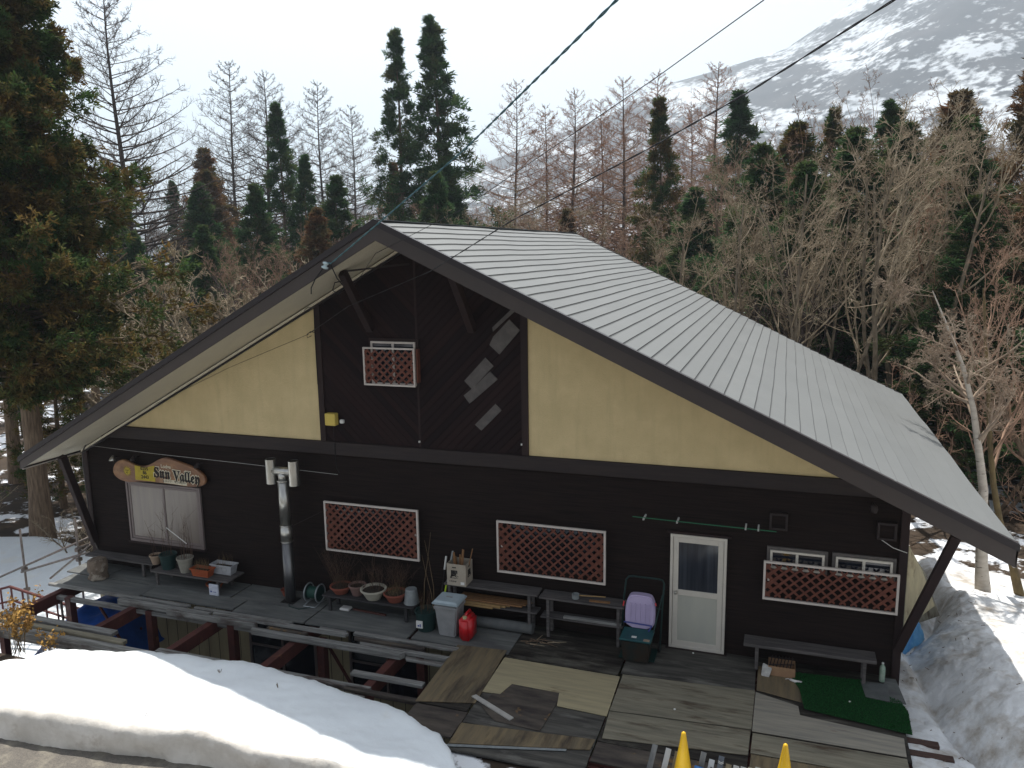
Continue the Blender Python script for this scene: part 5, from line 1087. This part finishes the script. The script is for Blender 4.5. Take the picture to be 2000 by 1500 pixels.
def cedar(seed,h,rad,nb=150,r0=.25,bottom=.15,tuft=26,bl=9,size=.30,shape=.62,gap=.0,wdt=.22,droop=.10):
    """conical evergreen: limbs hidden in clumps of small drooping sprays"""
    rg=np.random.default_rng(seed); S=12; z=np.linspace(0,h,S); P=np.stack([.08*np.sin(z*.4+seed),.08*np.cos(z*.33),z],1)[None]; Rr=(r0*np.linspace(1,.05,S))[None]; Rr[:,0]*=1.25
    A=Acc(); A.add(*tubes(P,Rr,10)); 
    t=bottom+(1-bottom)*(np.linspace(0,.99,nb))**1.0+rg.uniform(-.012,.012,nb); t=np.clip(t,bottom,.995); p,_=at(np.repeat(P,nb,0),t); u=(t-bottom)/(1-bottom)
    az=np.cumsum(rg.uniform(1.6,3.2,nb)); lump=1+.30*np.sin(az*2+u*19+seed)+.18*np.sin(az*3-u*31)
    L=rad*((1-u)**shape)*np.where(u<.12,.7+2.5*u,1)*lump*rg.uniform(.7,1.15,nb)+.12
    d=nrm(np.stack([np.cos(az),np.sin(az),.25+.4*u-.15],1)); SB=6; B=np.empty((nb,SB,3)); B[:,0]=p
    for s in range(1,SB): d=nrm(d+np.array([0,0,.11 if s>3 else -.03])+rg.normal(0,.06,d.shape)); B[:,s]=B[:,s-1]+d*(L/(SB-1))[:,None]
    br=np.maximum(r0*.22*(1-t),.014)[:,None]*np.linspace(1,.35,SB)[None]; A.add(*tubes(B,br,4)); tr=A.mesh('trunk',None)
    # tufts
    K=max(3,tuft//8); NC=nb*K; per=max(1,tuft//K); ic=np.repeat(np.arange(nb),K); tc_=rg.uniform(.2,1.02,NC)**.72; c0,T0=at(B[ic],np.minimum(tc_,1)); Lc=L[ic]
    sd=rg.normal(0,1,(NC,3)); sd=nrm(sd-(sd*T0).sum(1,keepdims=True)*T0); c0=c0+sd*(.17*Lc*rg.uniform(.1,1,NC)*(1.15-tc_*.5))[:,None]*np.array([1,1,.7])
    N=NC*per; q_=np.repeat(np.arange(NC),per); idx=ic[q_]; tt=tc_[q_]; T=T0[q_]; Lb=L[idx]; side=nrm(rg.normal(0,1,(N,3))); c=c0[q_]; off=(size*.9+.06*Lb)*rg.uniform(.2,1,N)*np.minimum(1,.35+Lb*.5)
    c=c+side*off[:,None]*np.array([1,1,.7]); c[:,2]-=.08*Lb*rg.uniform(0,1,N)
    out=nrm(T*.7+side*.5+np.array([0,0,.25]))
    if gap>0: keep=rg.uniform(0,1,N)>gap*(.5+.5*np.sin(c[:,2]*2.1+az[idx]*1.7)); c=c[keep];out=out[keep];tt=tt[keep]; N=len(c)
    # blades
    j=np.repeat(np.arange(N),bl); M=N*bl; dd=nrm(out[j]*.9+rg.normal(0,.62,(M,3))+np.array([0,0,-droop])); sc_=size*rg.uniform(.55,1.2,M)
    w_=nrm(np.cross(dd,rg.normal(0,1,(M,3))))*(sc_*wdt)[:,None]*.5
    b0=c[j]+rg.normal(0,size*.22,(M,3)); mid=b0+dd*(sc_*.55)[:,None]; end=b0+dd*sc_[:,None]; end[:,2]+=sc_*.12*(rg.uniform(-1,1,M))
    V=np.stack([b0,mid+w_,end,mid-w_],1).reshape(-1,3); F=np.arange(M*4).reshape(-1,4)
    tone=np.repeat((rg.uniform(0,1,NC)[q_])[keep] if gap>0 else rg.uniform(0,1,NC)[q_],bl)*.6+rg.uniform(0,.4,M)
    C=Acc(); C.add(V,F,tone); return tr,C.mesh('foliage',None,True)
def setm(me,m):
    me=me.copy(); me.materials.clear(); me.materials.append(m); return me
_cache={}
def place(kind,parts,x,y,z,s,rz,label,cat,group=None,lean=(0,0),sz=None):
    e=empty(kind,(x,y,z),label,cat,group); e.rotation_euler=(lean[0],lean[1],rz); e.scale=(s,s,sz or s)
    for nm,me,m in parts:
        key=(me.name,m.name)
        if key not in _cache: _cache[key]=setm(me,m)
        o=bpy.data.objects.new(nm,_cache[key]); COL.objects.link(o); o.parent=e
    return e
def groundz(x,y): return float(gz(np.array([float(x)]),np.array([float(y)]))[0])
# --- prototypes
LA=[larch(11,22,6.2,150,.27,tw=16),larch(12,20,4.6,130,.19,bottom=.3,tw=14),larch(13,20,5.3,140,.19,bottom=.25,tw=15),larch(14,21,5.6,120,.2,bottom=.28,tw=14)]
CD=[cedar(21,20,4.3,200,.24,.06,32,9,.26,1.05,gap=.55),cedar(22,17,4.0,180,.2,.05,32,9,.25,1.1,gap=.35),cedar(23,15,4.0,180,.22,.10,32,9,.25,1.05,gap=.2),cedar(24,18,3.9,190,.2,.08,30,9,.25,1.15,gap=.45)]
CB=cedar(31,19.8,4.35,430,.33,.26,96,13,.19,.85,gap=.0,droop=.35,wdt=.28)
DA=[decid(41,11,2,.25,r0=.10,levels=((9,42,.55,.55),(7,42,.55,.3),(6,45,.55,.2),(5,48,.6,.1))),decid(42,11,5,.34,r0=.075,levels=((7,36,.55,.6),(6,40,.55,.35),(5,45,.55,.2),(4,48,.6,.1))),decid(43,12,6,.26,r0=.07,tmin=.35,levels=((7,34,.5,.6),(6,40,.5,.35),(6,45,.5,.2),(4,48,.6,.1)))]
DS=decid(44,6.5,6,.75,r0=.07,levels=((7,40,.5,.35),(6,45,.5,.2),(5,48,.55,.1)),twr=.006,tmin=.25)
DW=decid(48,6.5,8,1.0,r0=.085,levels=((9,42,.55,.25),(6,45,.5,.15),(6,48,.55,.1),(4,48,.6,.1)),twr=.008,tmin=.2)
DB=decid(52,9.5,1,r0=.14,tmin=.36,lean=(0,0),levels=((16,52,.33,.3),(10,50,.5,.1),(9,50,.5,.05),(6,50,.6,.0)),twr=.0045)
def P2(pr,a,b): return [('trunk',pr[0],a),('crown',pr[1],b)]
def P3(pr,a,b,c): return [('trunk',pr[0],a),('branches',pr[1],b),('twigs',pr[2],c)]
def tall(x,y,ztop,proto_h): z=groundz(x,y)-.1; return z,(ztop-z)/proto_h
# --- big cedar at the left
place('cedar_tree',[('trunk',CB[0],bark),('foliage',CB[1],folb)],-20.5,5.2,-2.5,1.0,.4,'huge brown green cedar filling the left edge of the photo','cedar')
place('cedar_tree',[('trunk',CB[0],bark),('foliage',CB[1],folb)],-28.0,10.5,-2.6,.85,2.4,'second big cedar standing just behind the huge left one','cedar')
o=place('cedar_tree',[('trunk',CD[2][0],bark),('foliage',CD[2][1],folb)],-22.9,8.2,-2.6,.56,1.4,'smaller brown cedar whose trunk stands right of the huge left trunk','cedar')
# --- larches, left and centre
for (x,y,zt,v,rz,lb,cols) in ((-42.3,32,24.6,0,.2,'tallest bare larch standing alone against the white sky at the left',0),(-56.5,38,23.0,1,1.1,'thin bare larch between the huge cedar and the tallest larch',0),(-57,46,15.5,2,1.9,'small bare larch low beside the huge cedar',0),(-46.9,50,22.6,2,2.2,'left one of the close pair of bare larches left of centre',0),(-45.4,53,23.4,0,3.0,'right and taller one of the close pair of bare larches left of centre',0),(-40.8,55,22.6,1,.7,'round topped bare larch alone between the left pair and the two tall cedars',0),(-39.1,58,20.8,1,4.0,'slim bare larch just left of the two tall cedars',0),(-44.5,36,13.8,1,5.0,'small bare larch right of the tallest larch',0),
    (-22.9,60,20.9,2,.5,'orange twigged larch directly right of the two tall cedars',1),(-20.6,62,20.2,1,1.7,'second orange larch right of the two tall cedars',1),(-16.8,58,20.5,0,2.6,'broad orange larch above the roof ridge',1),(-14.9,61,20.0,2,3.3,'orange larch close behind the broad one above the ridge',1),(-11.7,55,20.6,0,4.4,'orange larch left of the dark cedar above the roof slope',1),(-10.2,62,22.2,2,5.2,'reddish larch with its top in front of the mountain foot',1),(-4.7,60,22.1,0,1.2,'reddish larch standing against the snowy mountain between two cedars',1),(-7.5,66,20.0,1,2.9,'faint reddish larch behind the dark cedar above the roof',1)):
    z,s=tall(x,y,zt,22 if v==0 else 20)
    v=3 if (v==2 and x<-20) else v; place('larch_tree',P3(LA[v],barkd,barkd if not cols else barkr,larcht if cols else larchg),x,y,z,s,rz,lb,'larch','orange larches behind the lodge' if cols else 'bare larches behind the lodge')
# --- cedars
for (x,y,zt,v,rz,lb,m_) in ((-25.9,42,22.4,0,.3,'left one of the two tall dark cedars against the sky',folg),(-23.3,43,23.2,3,2.3,'right one of the two tall dark cedars against the sky',folg),(-35.0,40,17.8,1,1.0,'pointed dark cedar before the left pair of larches',folg),(-32.2,39,13.8,1,4.0,'shorter dark cedar right of the pointed one left of centre',folg),(-27.5,44,13.5,1,5.5,'thin cedar at the left foot of the two tall ones',folr),(-43.5,42,15.0,2,2.0,'reddish brown bushy cedar right of the tallest larch',folr),(-40.2,38,12.8,2,3.7,'reddish bushy cedar left of the pointed dark cedar',folr),(-47.0,42,12.8,1,.5,'green cedar behind the trunk of the tallest larch',folg),
    (-21.4,40,13.0,2,1.2,'low dark cedar at the right foot of the two tall ones',folg),(-6.1,38,15.7,1,.9,'dense dark green cedar standing over the middle of the roof slope',folb),(-1.9,45,16.8,3,3.1,'dark cedar with its pointed top against the mountain',folg),(1.9,31,12.6,2,.2,'brownish cedar top left of the bare trees on the right',folb),(3.6,33,13.6,1,2.2,'brown cedar among the bare trees right of centre',folb),(6.1,30,13.2,3,1.6,'greenish cedar behind the bare trees, second from the right corner',folg),(8.6,29,13.2,2,4.3,'reddish cedar top left of the tall brown corner cedar',folr),(10.3,24,14.0,1,5.1,'tall reddish brown cedar in the right corner',folr),(12.6,27,13.0,2,.8,'cedar behind the corner one at the right edge',folb),
    (-37.5,34,11.5,2,.9,'low cedar deep in the wood left of the roof edge',folg),(-31.5,32,11.0,2,2.9,'low green cedar right above the left roof edge',folg),(-26.0,33,11.4,2,4.9,'low dark cedar behind the roof peak',folg),(-12.5,40,9.2,2,1.9,'low cedar in the thicket above the ridge',folr),(.4,24,10.8,2,3.0,'dark cedar low behind the roof slope on the right',folg),(4.0,22,11.0,2,.6,'dark green cedar behind the multi stemmed trees',folg),(7.6,21,11,2,1.5,'dark cedar behind the birch',folg),(11.8,19,10.5,2,2.7,'green cedar at the right edge behind the birch',folg),(-2.8,28,9.4,2,5.6,'green cedar beneath the pointed one at the roof edge',folg),(9.2,13.5,6.5,2,1.0,'low green conifer behind the birch trunk',folg),(12.2,12.5,7.0,2,4.0,'low green conifer at the right edge behind the snow',folg),(7.2,16.5,8.0,2,2.5,'dark conifer behind the roof corner',folg),(15.0,16,9.5,3,2.5,'dark conifer beyond the right edge of the snow',folb),(-41,30,9.0,2,1.1,'dark conifer low between the huge cedar and the spreading bare tree',folg),(-36,26,8.0,2,3.3,'dark conifer behind the spreading bare tree',folg),(-30,25,8.2,2,5.3,'green conifer low over the left roof slope',folg),(-23,26,9.0,2,.3,'reddish conifer low over the left roof slope',folr),(-18.5,32,11.2,2,2.3,'dark conifer just left of the roof peak',folg),(2.2,20,9.6,2,1.3,'dark conifer deep in the right wood',folg),(5.8,23,11.2,2,4.1,'dark conifer between the leaning trunks',folg),(9.9,18.5,10.2,2,.2,'reddish conifer behind the birch top',folr)):
    z,s=tall(x,y,zt,(20,17,15,18)[v])
    place('cedar_tree',[('trunk',CD[v][0],bark),('foliage',CD[v][1],m_)],x,y,z,max(s,.55) if v<2 else max(s*(1.55 if x>-9 else 1.3),.5),rz,lb,'cedar','cedars behind the lodge',sz=s)
# --- bare broadleaved trees
bare=[(-20.0,12.4,9.3,2,.3,'spreading grey bare tree behind the left roof slope',barkl,DW,6.5),(-17.0,13.6,9.8,2,2.1,'second spreading bare tree behind the left roof slope',barkl,DW,6.5),
 (-25,24,8.4,0,1.0,'bare brown tree between the left cedars and the roof',barkr,DA[1],11),(-27,28,9.0,0,2.8,'bare reddish tree low in the left wood',barkr,DA[1],11),(-34,33,10.2,0,1.8,'bare reddish tree before the bushy red cedars',barkr,DA[2],12),(-22.5,30,10.3,0,.9,'bare tree in front of the two tall cedars',barkr,DA[1],11),
 (-14,31,11.4,0,.6,'pale bare tree above the left part of the ridge',barkl,DA[1],11),(-11.0,34,12.0,0,3.6,'pale bare tree above the middle of the ridge',barkl,DA[0],11),(-8.6,29,10.4,0,4.8,'brownish bare tree above the right end of the ridge',barkr,DA[1],11),(-16.5,36,12.6,0,5.6,'bare thicket tree below the first orange larches',barkr,DA[2],12),(-6.2,25,8.6,0,1.3,'low bare tree at the end of the ridge',barkl,DS,6.5),(-12.8,26,8.8,0,4.1,'low bare bush just over the ridge',barkl,DS,6.5),
 (1.0,40,16.2,0,.9,'thin tall bare tree against the lower mountain, left of the brown cedar tops',barkr,DA[2],12),(4.8,38,16.6,0,2.3,'thin tall bare tree in the middle of the snowy slope',barkr,DA[0],11),(7.6,37,16.8,0,4.4,'thin tall bare tree against the snowfield between two cedars',barkr,DA[2],12),(10.2,36,16.2,0,5.5,'thin bare tree left of the corner cedar',barkr,DA[1],11),(-3.2,41,15.2,0,3.5,'bare reddish tree between the pointed cedars',barkr,DA[2],12),
 (-1.2,18.5,10.1,0,.4,'pale bare tree reaching over the middle of the roof edge',barkl,DA[0],11),(1.1,17.2,11.3,0,1.8,'slim bare tree over the roof edge, right of the pale one',barkl,DA[2],12),(2.7,16.0,12.2,0,.2,'multi stemmed bare tree in the middle of the right wood',barkl,DA[2],12),(5.2,16.4,12.8,0,3.0,'large bare tree whose limbs lean to the right behind the roof corner',barkl,DA[1],11),(6.6,19.5,12.4,0,5.0,'bare tree behind the leaning one',barkl,DA[0],11),(8.9,17.5,10.4,0,2.0,'reddish bare tree near the right edge',barkr,DA[1],11),(3.4,24,13.2,0,4.5,'tall thin bare tree against the mountain',barkr,DA[2],12),(.2,27,12.8,0,2.5,'bare reddish tree below the mountain',barkr,DA[0],11),(7.4,26,13.8,0,1.1,'bare tree with its top before the snowfield',barkr,DA[2],12),(9.6,12.0,7.6,0,3.8,'low bare bush right of the birch',barkr,DS,6.5),(7.4,12.6,5.0,0,.8,'low bare bush between the roof corner and the birch',barkr,DS,6.5),
 (-17.8,4.2,-.1,0,.5,'bare grey bush at the foot of the huge cedar',barkl,DS,6.5),(-21.6,3.6,.9,0,2.2,'crooked bare bush at the far left edge',barkl,DS,6.5),(-15.6,7.6,.7,0,1.2,'bare bush behind the scaffold railing',barkl,DS,6.5),(10.5,8.2,2.4,0,5.2,'bare brush behind the snow at the right edge',barkr,DS,6.5),(8.4,11.0,1.6,0,1.9,'dry brush at the edge of the snow behind the birch',barkr,DS,6.5)]
for (x,y,zt,_,rz,lb,m_,pr,ph) in bare:
    z,s=tall(x,y,zt,ph*.93); place('bare_tree' if ph>7 else 'bare_bush',P2(pr,barkg if m_ is barkl else bark,m_),x,y,z,s if ph>7 else max(s,.4),rz,lb,'bare tree' if ph>7 else 'bush','bare trees around the lodge' if ph>7 else 'bare bushes around the lodge',sz=s)
# birch in the snow on the right
place('birch_tree',P2(DB,birchm,mat('birch twigs',(.22,.155,.11),(.33,.27,.205),.9,1.0)),5.70,4.9,-.65,1.0,0.0,'white barked birch rising from the sunny snow right of the roof corner','birch',lean=(.0,-.13))
place('bare_tree',P2(DA[0],mat('brown green bark',(.17,.125,.06),(.10,.075,.04),.9,4),barkr),6.75,5.6,-.85,.86,2.0,'leaning brown trunk right of the birch at the photo edge','bare tree',lean=(0,.10))
# the far wood, one mass
def farwood(seed,n,xr,yr,hr,mt,label):
    rg=np.random.default_rng(seed); A=Acc()
    for k in range(n):
        x=rg.uniform(*xr);y=rg.uniform(*yr);h=rg.uniform(*hr);S=6
        P=np.zeros((1,S,3));P[0,:,2]=np.linspace(0,h,S);P[0,:,0]=rg.normal(0,.15,S).cumsum();P[0]+=np.array([x,y,groundz(x,y)]);Rr=(.16*np.linspace(1,.2,S))[None]
        A.add(*tubes(P,Rr,5)); P,Rr=grow(P,Rr,16,38,.42,.5,.12,4,rg,tmin=.2,rr=.5,rmin=.03); A.add(*tubes(P,Rr,3))
        P,Rr=grow(P,Rr,6,42,.55,.3,.15,3,rg,tmin=.15,rr=.6,rmin=.018); A.add(*tubes(P,Rr,3)); P,Rr=grow(P,Rr,4,42,.6,.2,.15,3,rg,tmin=.15,rr=.6,rmin=.014); A.add(*tubes(P,Rr,3))
    o=fastmesh('far_wood',np.concatenate(A.V),np.concatenate(A.F),mt); tag(o,label,'wood',kind='stuff')
farwood(71,110,(-75,25),(66,95),(9,14),barkr,'mass of bare brown trees far behind the lodge')
farwood(72,46,(-40,-14),(14,34),(3.5,7),barkd,'tangle of dark bare undergrowth in the wood left of the lodge')
farwood(73,44,(-2,22),(16,34),(3.5,8),barkd,'tangle of dark bare undergrowth in the wood right of the lodge')
# trunks deep in the wood
tkl=['straight shaded trunk right of the huge cedar trunk','shaded trunk just left of the lodge corner','shaded trunk left of the huge cedar','thin shaded trunk at the far left edge','shaded trunk nearest the left roof corner']+['shaded conifer trunk %s the birch trunk'%w_ for w_ in ('seen just left of','close behind','first right of','second right of','further left of','left of and nearer than','at the photo edge beside')]
for k,(x,y) in enumerate([(-24,17),(-21.5,19),(-27,21),(-29.5,16),(-19.4,15.2),(7.0,24),(8.2,27),(9.6,23),(11,25),(6.1,29),(5.2,22),(12.2,22)]):
    e=empty('forest_trunk',(x,y,groundz(x,y)-.1),tkl[k],'tree trunk','shaded trunks left of the lodge' if k<5 else 'shaded trunks behind the birch')
    MB().tube([(x,y,groundz(x,y)-.1),(x+.1,y,groundz(x,y)+3),(x+.05,y+.1,groundz(x,y)+5.2)],[.24,.19,.12],9).build('trunk',bark,e,smooth=True)
for n_ in ('trunk','crown','branches','twigs','foliage'): pass
for me in list(bpy.data.meshes):
    if me.users==0: bpy.data.meshes.remove(me)
